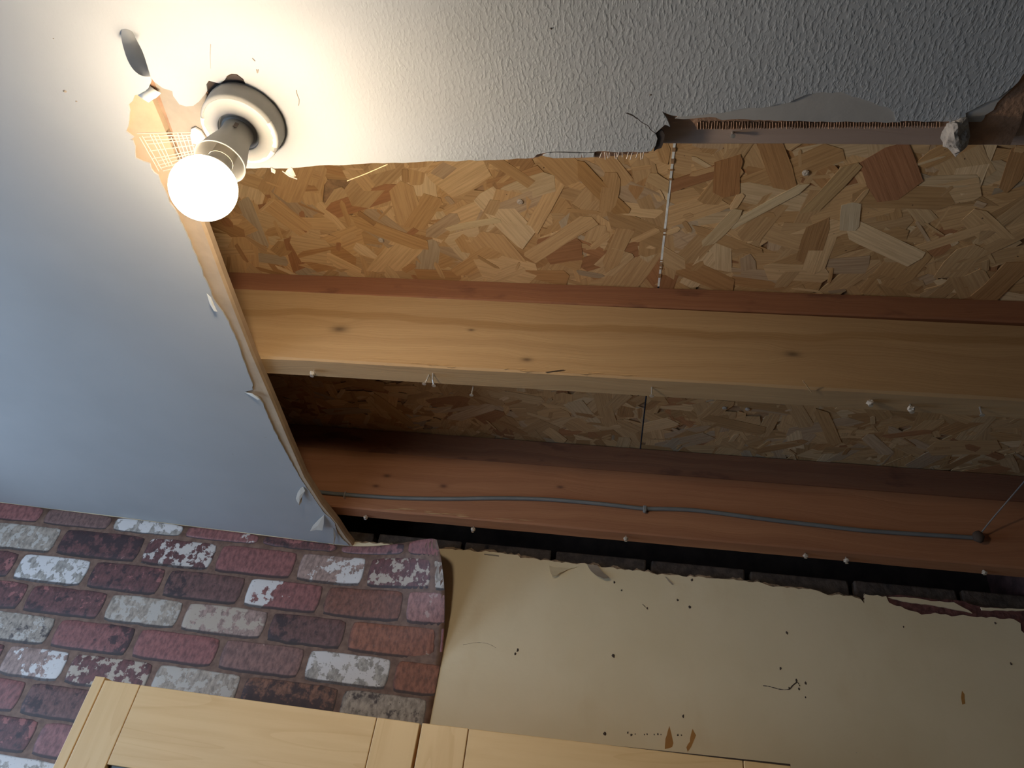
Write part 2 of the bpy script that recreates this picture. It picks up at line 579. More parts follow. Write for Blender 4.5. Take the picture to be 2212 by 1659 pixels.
# front wall: unseen left step and window opening added to aim the cool fill
WX0, WX1, WZ0, WZ1, WF = -1.97, -1.03, -0.72, 0.26, -0.17
wf = join([box(-0.85, XR + 0.1, YF - 0.1, YF, -H, 0.9), box(-0.95, -0.85, YF - 0.1, WF, -H, 0.645),
           box(XL - 0.1, WX0, WF - 0.1, WF, -H, 0.645), box(WX1, -0.95, WF - 0.1, WF, -H, 0.645),
           box(WX0, WX1, WF - 0.1, WF, -H, WZ0), box(WX0, WX1, WF - 0.1, WF, WZ1, 0.645)])
struct('wall_front', wf, M['room'])
wn = join([box(WX0, WX0 + .05, WF - .07, WF - .02, WZ0, WZ1), box(WX1 - .05, WX1, WF - .07, WF - .02, WZ0, WZ1),
           box(WX0 + .05, WX1 - .05, WF - .07, WF - .02, WZ0, WZ0 + .05), box(WX0 + .05, WX1 - .05, WF - .07, WF - .02, WZ1 - .05, WZ1),
           box(-1.52, -1.48, WF - .07, WF - .02, WZ0 + .05, WZ1 - .05)])
struct('added_window', wn, M['enamel'])  # frame of the added, unseen opening for the fill light
# right-hand wall: painted below the ceiling, bare and dark in the roof space
wr = struct('wall_right', box(XR, XR + 0.1, YF, YW + 0.012, -H, 0.655), M['room'])
tag(mk('bare_masonry', *box(XR, XR + 0.1, YF, YW + 0.3, 0.656, 1.0), M['wall_end'], wr))
WY0, WY1, SZ0, SZ1 = 0.30, 1.30, -0.61, 0.43
wl = join([box(XL - 0.1, XL, YF - 0.1, WY0, -H, 0.98), box(XL - 0.1, XL, WY1, YW + 0.3, -H, 0.98),
           box(XL - 0.1, XL, WY0, WY1, -H, SZ0), box(XL - 0.1, XL, WY0, WY1, SZ1, 0.98)])
struct('wall_left', wl, M['room'])
wn = join([box(XL - 0.08, XL - 0.03, WY0, WY0 + .05, SZ0, SZ1), box(XL - 0.08, XL - 0.03, WY1 - .05, WY1, SZ0, SZ1),
           box(XL - 0.08, XL - 0.03, WY0 + .05, WY1 - .05, SZ0, SZ0 + .05), box(XL - 0.08, XL - 0.03, WY0 + .05, WY1 - .05, SZ1 - .05, SZ1),
           box(XL - 0.08, XL - 0.03, 0.78, 0.82, SZ0 + .05, SZ1 - .05)])
struct('window_2', wn, M['enamel'])
# roof space enclosure behind the back wall, coloured dark for the gap's shade
struct('roof_void_back', box(XL, XR + 0.1, 1.74, 1.80, 0.50, 1.0), M['dark'])

# ---------------------------------------------------------------- back wall
top_px = [(735, 1172), (760, 1171), (790, 1172), (830, 1175), (880, 1181), (945, 1186), (1000, 1188.5), (1040, 1191),
          (1075, 1193), (1118, 1200), (1124, 1206), (1160, 1208), (1190, 1213), (1230, 1216), (1271, 1219), (1300, 1224),
          (1350, 1230), (1400, 1236), (1420, 1240), (1440, 1240), (1500, 1246), (1560, 1251), (1600, 1254), (1645, 1259),
          (1660, 1265), (1700, 1268), (1725, 1271), (1760, 1274), (1780, 1283), (1840, 1288), (1860, 1294), (1866, 1303),
          (1869, 1284), (1914, 1288), (1920, 1302), (1955, 1314), (1990, 1326), (2020, 1325), (2055, 1330), (2090, 1330),
          (2140, 1334), (2190, 1338), (2203, 1346), (2206, 1362)]
tp = [(p.x, p.z) for p in (on_y(a, b, YW) for a, b in top_px)]
tp = ragged(tp, 0.0022, 0.008, 3)
out = [(XL, -H), (0.893, -H), (0.893, 0.55)] + [(p.x, p.y) for p in reversed(tp)] + [(-0.70, 0.668), (XL, 0.668)]
wallb = struct('wall_back', sheet(out, 0.012, lambda a, b: YW, grid=0.12, flat='y'), M['wall'])
# coarse plaster rim seen along the torn top edge, a little behind the paint
rim = [(p.x, p.y + 0.004 + 0.004 * mnoise.noise((p.x * 40, 0, 0))) for p in tp]
rim = [(a, b) for a, b in rim if a < 0.56]
lowr = [(a, b - 0.03) for a, b in reversed(rim)]
mk('plaster_rim', *sheet(ragged(rim, 0.003, 0.006, 8) + [Vector(q) for q in lowr], 0.009, lambda a, b: YW + 0.0025, flat='y'), M['rubble'], wallb)
# old red-brown coat bared at the right-hand end, with thin cream strips left on it
bc = [on_y(a, b, YW + 0.006) for a, b in [(1865, 1292), (1920, 1285), (2000, 1292), (2080, 1300), (2120, 1312), (2212, 1318), (2230, 1400), (2120, 1380), (1990, 1345), (1900, 1330)]]
mk('base_coat', *sheet(ragged([(p.x, p.z) for p in bc + bc[:1]], 0.002, 0.01, 4)[:-1], 0.006, lambda a, b: YW + 0.004, flat='y'), M['basecoat'], wallb)
for sd, pl in enumerate(([(1918, 1290), (1965, 1291), (2010, 1298), (2060, 1302), (2092, 1318), (2100, 1324), (2060, 1316), (2000, 1306), (1950, 1300)],
                         [(2118, 1312), (2150, 1314), (2212, 1316), (2212, 1320), (2150, 1319), (2122, 1318)])):
    q = [on_y(a, b, YW + 0.002) for a, b in pl]
    mk('plaster_strip', *sheet(ragged([(p.x, p.z) for p in q + q[:1]], 0.001, 0.008, 20 + sd)[:-1], 0.003, lambda a, b: YW + 0.001, flat='y'), M['wall'], wallb)
# course of sooty bricks on which the plaster ended
rnd = random.Random(5)
x = -0.80
for i in range(8):
    L = 0.212
    if i == 2: x = -0.355
    x1 = min(x + L, XR - 0.004)
    o = mk('brick', *box(x, x1, YW + 0.014 + rnd.uniform(0, .005), YW + 0.115, 0.585, 0.680 + rnd.uniform(-.003, .003)), M['sooty'], wallb)
    bevel(o, 0.004, 2)
    x = x1 + 0.012
    if x > XR - 0.05: break
# torn flaps, flecks, stains and cracks on the cream wall
def wall_chip(name, pl, mat, th=0.0006, off=0.0, curl=0.0, seed=0):
    q = [on_y(a, b, YW - off) for a, b in pl]
    zmax = max(p.z for p in q); zmin = min(p.z for p in q)
    fn = (lambda a, b: YW - off - th - curl * ((zmax - b) / max(1e-6, zmax - zmin)) ** 1.5)
    return mk(name, *sheet(ragged([(p.x, p.z) for p in q + q[:1]], 0.0006, 0.006, seed)[:-1], th, fn, grid=0.012, flat='y'), mat, wallb)
wall_chip('paint_flap', [(1186, 1222), (1200, 1226), (1240, 1228), (1246, 1224), (1225, 1232), (1210, 1240), (1203, 1248), (1194, 1250), (1189, 1240)], M['wall'], 0.0008, 0.001, 0.014, 31)
wall_chip('paint_flap', [(1268, 1219), (1290, 1221), (1300, 1235), (1316, 1253), (1304, 1256), (1290, 1250), (1277, 1237)], M['scrap_dark'], 0.0008, 0.001, 0.018, 32)
wall_chip('paint_flap', [(1436, 1246), (1440, 1247), (1455, 1264), (1452, 1266)], M['scrap_dark'], 0.0006, 0.0, 0.006, 33)
wall_chip('paint_flap', [(1046, 1196), (1078, 1200), (1078, 1203), (1046, 1199)], M['scrap_dark'], 0.0006, 0.0, 0.002, 34)
wall_chip('ochre_stain', [(1446, 1568), (1450, 1585), (1454, 1605), (1452, 1614), (1436, 1618), (1438, 1596), (1442, 1580)], M['ochre'], 0.0004, 0, 0, 35)
wall_chip('ochre_stain', [(1496, 1574), (1503, 1588), (1498, 1600), (1493, 1612), (1486, 1624), (1482, 1614), (1490, 1602), (1492, 1588)], M['ochre'], 0.0004, 0, 0, 36)
wall_chip('ochre_stain', [(2078, 1492), (2083, 1500), (2085, 1520), (2079, 1522), (2076, 1506)], M['ochre'], 0.0004, 0, 0, 37)
for i, (a, b, r) in enumerate([(1490, 1311, 3.6), (1325, 1417, 5), (1464, 1296, 3), (1398, 1314, 3), (1307, 1585, 4.5), (1118, 1405, 3.4), (1113, 1412, 3),
                               (1327, 1258, 4), (1343, 1275, 2.5), (1495, 1253, 3.4), (1700, 1367, 3.2), (1686, 1444, 3.2), (1740, 1506, 2.2), (1356, 1583, 2.5),
                               (1476, 1547, 3), (1364, 1587, 2.6), (1372, 1586, 1.6), (1392, 1587, 1.5), (1398, 1586, 2), (1413, 1587, 1.6), (1421, 1586, 1.8), (1428, 1587, 1.4), (1464, 1588, 2.2), (1472, 1588, 1.8), (1720, 1470, 3), (1705, 1487, 3), (1726, 1488, 2.5), (2184, 1434, 3), (1952, 1354, 2.4), (2150, 1346, 3), (1740, 1200 + 275, 3)]):
    p = on_y(a, b, YW); rr = r / 1050.0
    rn = random.Random(i)
    V, F = [], []
    for k in range(6):
        an = k * math.pi / 3
        V.append((p.x + math.cos(an) * rr * rn.uniform(.5, 1.1), p.y, p.z + math.sin(an) * rr * rn.uniform(.6, 1.6)))
    V.append((p.x, p.y - rr * 0.9, p.z))
    F = [((k + 1) % 6, k, 6) for k in range(6)] + [tuple(range(6))]
    mk('fleck', V, F, M['speck'], wallb)
def wall_line(name, pl, r, mat):
    q = [on_y(a, b, YW - r * 0.3) for a, b in pl]
    cv = smooth_curve(q, 5)
    rn_ = random.Random(int(pl[0][0]))
    mk(name, *tube(cv, [r * rn_.uniform(.25, 1.0) for _ in cv], 5), mat, wallb)
wall_line('hairline_crack', [(1648, 1481), (1662, 1483), (1685, 1489), (1704, 1489), (1712, 1481), (1722, 1474), (1728, 1482)], 0.0013, M['speck'])
wall_line('hairline_crack', [(1000, 1393), (1030, 1388), (1055, 1391), (1072, 1400)], 0.0006, M['rubble'])
wall_line('hairline_crack', [(1388, 1305), (1400, 1317)], 0.0009, M['speck'])

# ---------------------------------------------------------------- ceiling
def cpts(px, z):
    return [(p.x, p.y) for p in (on_c(a, b, z) for a, b in px)]
left_px = [(756, 1179), (738, 1163), (728, 1150), (722, 1128), (712, 1118), (700, 1108), (686, 1088), (668, 1062), (652, 1040), (638, 1015),
           (622, 986), (604, 952), (590, 925), (577, 895), (566, 868), (556, 858), (528, 847), (546, 842), (545, 828), (536, 806), (524, 772),
           (512, 738), (497, 703), (486, 682), (472, 662), (461, 648), (455, 630), (448, 612), (440, 598), (436, 582), (424, 556),
           (413, 530), (404, 505), (394, 488), (386, 470), (378, 455), (366, 438), (356, 415), (347, 395), (341, 380), (333, 374), (326, 366),
           (323, 354), (308, 350), (294, 343), (290, 318), (286, 305), (281, 303), (288, 298), (272, 285), (277, 262), (281, 240), (279, 228), (285, 217),
           (292, 207), (302, 202), (315, 203), (322, 196), (327, 166), (334, 176), (352, 190), (372, 196), (374, 207), (388, 226), (402, 229), (418, 228)]
rose_px = [(430, 219), (442, 205), (448, 196), (446, 182), (451, 174), (466, 178), (476, 180), (486, 172), (490, 164), (500, 159), (512, 160),
           (526, 171), (532, 186)]
hole_px = [(522, 362), (580, 363), (634, 363), (660, 360), (696, 357.5), (800, 354), (900, 350.5), (1000, 347), (1100, 344), (1152, 340),
           (1160, 335), (1184, 328), (1200, 327), (1252, 328.5), (1286, 328), (1290, 326), (1340, 328), (1387, 328), (1406, 326), (1416, 315), (1421, 299), (1416, 288),
           (1428, 276), (1436, 270), (1446, 274), (1442, 257), (1431, 239.5), (1440, 246), (1452, 248), (1470, 251), (1501, 250), (1530, 246), (1561, 243),
           (1612, 234), (1661, 230), (1701, 222), (1720, 213), (1742, 203), (1775, 200), (1815, 200), (1842, 208), (1883, 222), (1916, 233),
           (1932, 244), (1936, 262), (1980, 263), (2040, 263), (2048, 264), (2058, 271), (2074, 270), (2086, 262), (2087, 246), (2104, 235), (2155, 213), (2172, 202),
           (2188, 190), (2199, 177), (2210, 163), (2290, 70)]
cu = cpts(left_px, ZC)
cr = cpts(rose_px, ZC)
ch = cpts(hole_px, ZC)
mid = [Vector((-0.435, 0.455)), Vector((-0.455, 0.475))]
edge = ragged(cu, 0.0009, 0.006, 1) + [Vector(q) for q in cr] + mid + ragged(ch, 0.0008, 0.007, 2)
outline = [(p.x, p.y) for p in edge] + [(XR, 0.05), (XR, YF), (XL, YF), (XL, YW)] + [(XL + (cu[0][0] - XL) * k / 20, YW) for k in range(1, 20)]

def bulge(x, y):                            # blister of loose skim by the bare patch
    a = on_c(322, 150, ZC); b = on_c(288, 66, ZC)
    ax = Vector((b.x - a.x, b.y - a.y)); L = ax.length; ax /= L
    d = Vector((x - a.x, y - a.y))
    t = d.dot(ax); s = d.dot(Vector((-ax.y, ax.x)))
    return t / L, s
def zceil(x, y):
    z = ZC + sag(x, y)
    z += 0.0012 * mnoise.noise((x * 5, y * 5, 0))
    return z
ceil = struct('ceiling', sheet(outline, 0.0022, zceil, grid=0.07), M['ceiling'])
for p in ceil.data.polygons: p.use_smooth = False

# curled-up lip of skim beside the bare patch: it throws the long soft shadow
def lip(pl_px, drop_px_fn, mat, name, th=0.0007):
    V, F = [], []
    n = len(pl_px)
    for i, (a, b) in enumerate(pl_px):
        p = on_c(a, b, ZC)
        d = drop_px_fn(i / (n - 1))
        V += [(p.x, p.y, p.z + 0.0005), (p.x + d[0] * .5, p.y + d[1] * .5, p.z + d[2] * .62), (p.x + d[0], p.y + d[1], p.z + d[2])]
    for i in range(n - 1):
        for k in range(2):
            F.append((i * 3 + k, (i + 1) * 3 + k, (i + 1) * 3 + k + 1, i * 3 + k + 1))
    o = mk(name, V, F, mat, ceil, smooth=True)
    m = o.modifiers.new('thick', 'SOLIDIFY'); m.thickness = th
    return o
rows = [(0.0, [(262, 62), (272, 60), (284, 66)]), (0.0016, [(262, 74), (276, 74), (292, 80)]), (0.006, [(264, 92), (284, 92), (302, 98)]),
        (0.013, [(269, 110), (291, 110), (310, 114)]), (0.022, [(276, 132), (299, 130), (316, 132)]), (0.031, [(288, 152), (306, 152), (321, 150)]), (0.037, [(301, 162), (314, 167), (328, 168)])]
V, F = [], []
for d, rw in rows:
    rw2 = smooth_curve([(a, b, 0) for a, b in rw], 4)
    for c in rw2:
        p = on_c(c.x, c.y, ZC - d)
        V.append((p.x, p.y, p.z - 0.0002 + (0.0012 if d == 0 else 0)))
for i in range(len(rows) - 1):
    for k in range(8):
        F.append((i * 9 + k, i * 9 + k + 1, (i + 1) * 9 + k + 1, (i + 1) * 9 + k))
o = mk('hanging_skim_tip', V, F, M['ceiling'], ceil, smooth=True)
m_ = o.modifiers.new('thick', 'SOLIDIFY'); m_.thickness = 0.0008
m_ = o.modifiers.new('round', 'SUBSURF'); m_.levels = m_.render_levels = 2
lip([(298, 206), (306, 200), (314, 196), (324, 186)], lambda t: (0.012, 0.006, -0.004), M['scrap'], 'skim_flap')
# lip of the broken ceiling by the joist: shades the bare strip next to it
# bare smooth plaster where the textured paint has peeled off
sk_px = [(1458, 256), (1470, 249), (1501, 248), (1561, 240), (1612, 230), (1661, 225), (1701, 217), (1720, 208), (1742, 198), (1775, 195), (1815, 195), (1845, 203),
         (1890, 218), (1925, 228), (1942, 242), (1945, 264), (1900, 264), (1802, 263), (1700, 261), (1640, 259), (1628, 261), (1610, 256), (1580, 258), (1560, 259), (1545, 253),
         (1520, 255), (1499, 255), (1478, 258)]
q = cpts(sk_px, ZC + 0.0016)
mk('bare_plaster_patch', *sheet(ragged(q + q[:1], 0.0006, 0.005, 9)[:-1], 0.0012, lambda a, b: ZC + 0.0016), M['skim'], ceil)
q = cpts([(2083, 264), (2083, 244), (2100, 231), (2155, 209), (2172, 200), (2186, 192), (2168, 208), (2154, 222), (2146, 238), (2128, 249), (2126, 256), (2120, 263)], ZC + 0.0016)
mk('bare_plaster_patch', *sheet(q, 0.0012, lambda a, b: ZC + 0.0016), M['skim'], ceil)

# left plasterboard: its cut edge hangs over the hole
e_top = [(341, 205), (373, 283), (410, 375), (448, 474), (487, 583), (520, 670), (552, 753), (577, 812), (601, 869), (630, 940), (663, 1018), (700, 1078), (733, 1120), (752, 1150), (762, 1162), (768, 1172)]
et = [(p.x, p.y) for p in (on_c(a, b, ZP + 0.0125) for a, b in e_top)]
et_r = ragged(et, 0.0007, 0.02, 12)
zb = lambda a, b: ZP + sag(a, b)
outl = [(p.x, p.y) for p in et_r] + [(et[-1][0] + (XL - et[-1][0]) * k / 20, YW - 0.004) for k in range(21)] + [(XL, YF), (et[0][0] - 0.13, YF), (et[0][0] - 0.03, et[0][1] - 0.12)]
board_l = mk('plasterboard', *sheet(outl, 0.0125, zb, grid=0.1), M['paper'], ceil)
# tapered lip along its edge (the paler arris)
arr = []
tv, tf = [], []
for i, (a, b) in enumerate(et[2:]):
    z0 = ZP + sag(a, b)
    for (dx, dz) in ((-0.010, -0.0002), (-0.0015, -0.0012), (0.0012, 0.0025), (0.0012, 0.0125)):
        tv.append((a + dx, b, z0 + dz))
for i in range(len(et[2:]) - 1):
    for k in range(3):
        tf.append((i * 4 + k, i * 4 + k + 1, (i + 1) * 4 + k + 1, (i + 1) * 4 + k))
o = mk('board_edge_tape', tv, tf, M['paper'], ceil, smooth=False)
m_ = o.modifiers.new('thick', 'SOLIDIFY'); m_.thickness = 0.0006
# right plasterboard: broken along the joist
r_px = [(530, 360), (634, 361), (800, 352), (1000, 345), (1100, 343), (1150, 342.5), (1170, 337), (1196, 342), (1300, 341), (1350, 336), (1400, 331), (1412, 318), (1424, 300),
        (1428, 280), (1434, 262), (1440, 250), (1462, 254), (1490, 258), (1500, 268), (1506, 280), (1545, 280), (1612, 278), (1700, 276), (1802, 275), (1937, 274), (2050, 273), (2062, 285), (2075, 306), (2090, 314), (2184, 314), (2190, 300), (2203, 270), (2212, 240), (2240, 200), (2320, 110)]
q = cpts(r_px, ZP)
rb = [(p.x, p.y) for p in ragged(q, 0.0008, 0.008, 14)]
gx = [(a + 0.006, b) for a, b in et[:3]]
outr = [(gx[2][0] + .02, 0.50), ] + rb + [(XR - 0.002, 0.15), (XR - 0.002, YF), (et[0][0] - 0.11, YF), (gx[0][0] - 0.022, gx[0][1] - 0.12), gx[0], gx[1], gx[2]]
mk('plasterboard', *sheet(outr, 0.0118, lambda a, b: ZP + 0.0004, grid=0.15), M['paper_brown'], ceil)
# lighter torn facing around the lamp on the right board
q = cpts([(343, 200), (330, 168), (352, 186), (374, 192), (378, 206), (390, 222), (418, 222), (445, 200), (470, 260), (440, 330), (430, 345), (398, 345), (373, 283)], ZP)
mk('torn_facing', *sheet(q, 0.0004, lambda a, b: ZP - 0.0003), M['groove'], ceil)
# dark sheet painted as the shade of a hole beside the lamp base
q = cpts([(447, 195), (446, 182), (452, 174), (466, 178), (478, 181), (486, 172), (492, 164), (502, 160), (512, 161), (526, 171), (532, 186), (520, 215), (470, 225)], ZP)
mk('hole_shade', *sheet(q, 0.0005, lambda a, b: ZP - 0.0008), M['dark'], ceil)
# white chip of skim left hanging by the lamp holder
q = cpts([(413, 279), (421, 276), (434, 284), (443, 298), (438, 306), (426, 312), (415, 310), (411, 296)], ZC - 0.002)
mk('skim_fragment', *sheet(q, 0.0022, lambda a, b: ZC - 0.002), M['scrap'], ceil)
q = cpts([(1172, 337), (1184, 331), (1200, 329.6), (1252, 331), (1284, 330.5), (1283, 340), (1258, 341), (1256.5, 333), (1255, 341), (1196, 342)], ZC)
mk('skim_fragment', *sheet(q, 0.0022, lambda a, b: ZC + 0.0002), M['ceiling'], ceil)
# scrim tape threads over the board joint
def threads(corner_px, n1, n2, z, wid, skip=0.0, seed=0):
    a, b, c, d = [Vector((p.x, p.y, 0)) for p in (on_c(x, y, z) for x, y in corner_px)]
    rn = random.Random(seed)
    parts = []
    def strip(p, q):
        t = (q - p).normalized(); nn = Vector((-t.y, t.x, 0)) * wid / 2
        k = 4
        V = []
        for i in range(k + 1):
            r = p.lerp(q, i / k) + Vector((rn.uniform(-.0004, .0004), rn.uniform(-.0004, .0004), 0))
            zz = z + sag(r.x, r.y)
            V += [(r.x + nn.x, r.y + nn.y, zz), (r.x - nn.x, r.y - nn.y, zz), (r.x, r.y, zz - 0.0005)]
        F = []
        for i in range(k):
            o_ = i * 3
            F += [(o_, o_ + 3, o_ + 5, o_ + 2), (o_ + 2, o_ + 5, o_ + 4, o_ + 1)]
        return V, F
    for i in range(n1):
        if rn.random() < skip: continue
        t = i / (n1 - 1)
        t0, t1 = rn.uniform(0, .12), rn.uniform(.88, 1)
        parts.append(strip(a.lerp(b, t).lerp(d.lerp(c, t), t0), a.lerp(b, t).lerp(d.lerp(c, t), t1)))
    for i in range(n2):
        if rn.random() < skip: continue
        t = i / (n2 - 1)
        parts.append(strip(a.lerp(d, t).lerp(b.lerp(c, t), rn.uniform(0, .1)), a.lerp(d, t).lerp(b.lerp(c, t), rn.uniform(.9, 1))))
    return join(parts)
mk('scrim_tape', *threads([(296, 288), (418, 286), (432, 345), (345, 372)], 15, 12, ZP - 0.0007, 0.0014, 0.06, 5), M['tape'], ceil)
# torn scrim along the bared board edge (fine ribs)
parts = []
rn = random.Random(6)
for i in range(95):
    px = 1508 + i * 6.0
    if px > 2035: break
    y0 = 263 + rn.uniform(-2, 2); y1 = 278.5 + rn.uniform(-1.5, 1.0) - (px - 1508) * 0.006
    p = on_c(px + rn.uniform(-1, 1), y0, ZP); q_ = on_c(px + rn.uniform(-2, 1), y1, ZP)
    parts.append(tube([(p.x, p.y, ZP), (q_.x, q_.y, ZP - 0.0003)], 0.0007, 4, False))
tag(mk('scrim_ribs', *join(parts), M['paper_brown'], ceil), kind='stuff')
parts = []
for px in (1300, 1306, 1311, 1317, 1328, 1333, 1338, 1344, 1358, 1366, 1378, 1384, 1391):
    p = on_c(px, 328 + rn.uniform(0, 2), ZC); q_ = on_c(px + rn.uniform(-5, 3), 338 + rn.uniform(-2, 5), ZC)
    parts.append(tube([(p.x, p.y, ZC), (q_.x, q_.y, ZC - 0.002)], 0.0005, 4, False))
mk('loose_scrim_thread', *join(parts), M['tape'], ceil)
# dark sheet painted as shade in the pocket at the corner of the break
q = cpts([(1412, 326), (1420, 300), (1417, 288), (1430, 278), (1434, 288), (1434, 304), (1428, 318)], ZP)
mk('pocket_shade', *sheet(ragged(q + q[:1], 0.0008, 0.004, 3)[:-1], 0.001, lambda a, b: ZP - 0.0012), M['dark'], ceil)
# cracks
def ceil_line(pl, r, mat, name):
    q = []
    for a, b in pl:
        p = on_c(a, b, ZC); q.append((p.x, p.y, p.z - 0.0 + r * 0.2))
    mk(name, *tube(smooth_curve(q, 4), r, 5), mat, ceil)
ceil_line([(1352, 244), (1374, 254), (1386, 264), (1400, 272), (1405, 280), (1416, 288)], 0.0004, M['speck'], 'hairline_crack')
ceil_line([(1354, 244), (1366, 249), (1375, 256)], 0.0006, M['speck'], 'hairline_crack')
ceil_line([(640, 195), (642, 205), (646, 215), (645, 228)], 0.0005, M['groove'], 'hairline_crack')
ceil_line([(545, 126), (551, 132)], 0.0007, M['groove'], 'hairline_crack')
ceil_line([(554, 150), (556, 158), (558, 150)], 0.0006, M['groove'], 'hairline_crack')
ceil_line([(455, 95), (454, 120), (455, 148)], 0.0004, M['groove'], 'hairline_crack')
for i, (a, b, r) in enumerate([(140, 197, 4.5), (165, 219, 2.5), (116, 83, 2.5), (1405, 205, 2.5), (1190, 62, 2.5), (392, 1076, 2.2), (446, 1138, 2.4)]):
    p = on_c(a, b, ZC); rr = r / 1700.0
    V = [(p.x + math.cos(k * 1.0472) * rr, p.y + math.sin(k * 1.0472) * rr * .7, p.z) for k in range(6)] + [(p.x, p.y, p.z - rr * .8)]
    mk('fleck', V, [(k, (k + 1) % 6, 6) for k in range(6)], M['groove'], ceil)
# paper scraps hanging from the cut edge
def scrap(pl, mat, tilt=(0, 0, -0.01), name='paper_scrap', anchor=0):
    P0 = [on_c(a, b, ZC) for a, b in pl]
    an = P0[anchor]
    far = max((p - an).length for p in P0)
    V = [(p + Vector(tilt) * ((p - an).length / far)) for p in P0]
    c = sum(V, Vector()) / len(V) + Vector((0, 0, -0.001))
    n = len(V)
    o = mk(name, V + [c], [(i, (i + 1) % n, n) for i in range(n)], mat, ceil)
    m_ = o.modifiers.new('thick', 'SOLIDIFY'); m_.thickness = 0.0005
    return o
scrap([(655, 1052), (660, 1058), (653, 1072), (651, 1080), (646, 1075), (643, 1070), (645, 1060), (650, 1053)], M['scrap'], (0.0, -0.004, -0.012))
scrap([(654, 1064), (654, 1078), (650, 1082), (646, 1076)], M['scrap_dark'], (0.002, -0.004, -0.013))
scrap([(700, 1112), (702, 1126), (701, 1137), (688, 1135), (676, 1136), (680, 1128), (690, 1119)], M['scrap'], (0.0, -0.006, -0.016))
scrap([(720, 1140), (727, 1155), (724, 1170), (722, 1172), (723, 1158)], M['scrap_dark'], (0, -0.002, -0.008))
scrap([(447, 634), (456, 640), (462, 652), (469, 663), (462, 662), (453, 650)], M['scrap'], (0.004, 0.0, -0.009))
scrap([(528, 847), (545, 846), (560, 856), (556, 858), (540, 851)], M['scrap'], (0.003, 0.0, -0.006))
scrap([(628, 360), (632, 362), (640, 372), (634, 374), (625, 370), (615, 366), (620, 362)], M['crumb'], (0, 0.003, -0.004), 'plaster_crumb')
scrap([(585, 360), (596, 362), (595, 369), (587, 367)], M['crumb'], (0, 0.002, -0.003), 'plaster_crumb')
p = on_c(610, 370, ZC); q_ = on_c(642, 387, ZC)
mk('loose_scrim_thread', *tube([p, p.lerp(q_, .5) + Vector((0, 0, -.002)), q_], 0.0007, 5), M['tape'], ceil)
p = on_c(750, 391, ZP + .02); q_ = on_c(838, 355, ZC)
mk('loose_scrim_thread', *tube([p, p.lerp(q_, .5) + Vector((0, 0, -.001)), q_], 0.0006, 5), M['straw'], ceil)

# ---------------------------------------------------------------- roof boards of pressed strands
def osb_z(y): return 0.8655 + (y - 0.873) * 0.033
def clip_poly(poly, x0, x1):
    for sgn, lim in ((1, x0), (-1, x1)):
        out_ = []
        for i in range(len(poly)):
            a, b = poly[i], poly[(i + 1) % len(poly)]
            ia = sgn * (a[0] - lim) >= 0; ib = sgn * (b[0] - lim) >= 0
            if ia: out_.append(a)
            if ia != ib:
                t = (lim - a[0]) / (b[0] - a[0])
                out_.append(tuple(a[k] + (b[k] - a[k]) * t for k in range(len(a))))
        poly = out_
        if not poly: return []
    return poly
PAL = [((0.558, 0.344, 0.156), 5), ((0.595, 0.378, 0.179), 5), ((0.502, 0.297, 0.125), 4), ((0.642, 0.430, 0.218), 3), ((0.437, 0.237, 0.094), 2.2),
       ((0.400, 0.189, 0.078), 1.0), ((0.688, 0.499, 0.281), 1.4), ((0.521, 0.361, 0.211), 1.6), ((0.465, 0.353, 0.226), .5)]
PW = [w_ for _, w_ in PAL]
feature = [  # hand-placed big strands, as (px from, px to, half-width m, colour)
    ((1240, 352), (1352, 468), 0.013, (0.43, 0.235, 0.085)), ((1572, 497), (1748, 398), 0.0075, (0.66, 0.51, 0.30)),
    ((1520, 540), (1600, 455), 0.010, (0.60, 0.44, 0.24)), ((1575, 335), (1568, 430), 0.019, (0.41, 0.20, 0.075)), ((1905, 322), (1950, 430), 0.030, (0.40, 0.185, 0.085)),
    ((1740, 470), (1850, 350), 0.012, (0.50, 0.33, 0.15)), ((960, 500), (1080, 478), 0.006, (0.66, 0.50, 0.28)), ((1840, 440), (1835, 505), 0.013, (0.62, 0.49, 0.31)),
    ((1325, 372), (1310, 460), 0.012, (0.50, 0.30, 0.13)), ((1400, 380), (1470, 420), 0.010, (0.56, 0.37, 0.18)), ((1660, 300), (1700, 420), 0.015, (0.46, 0.25, 0.10))]
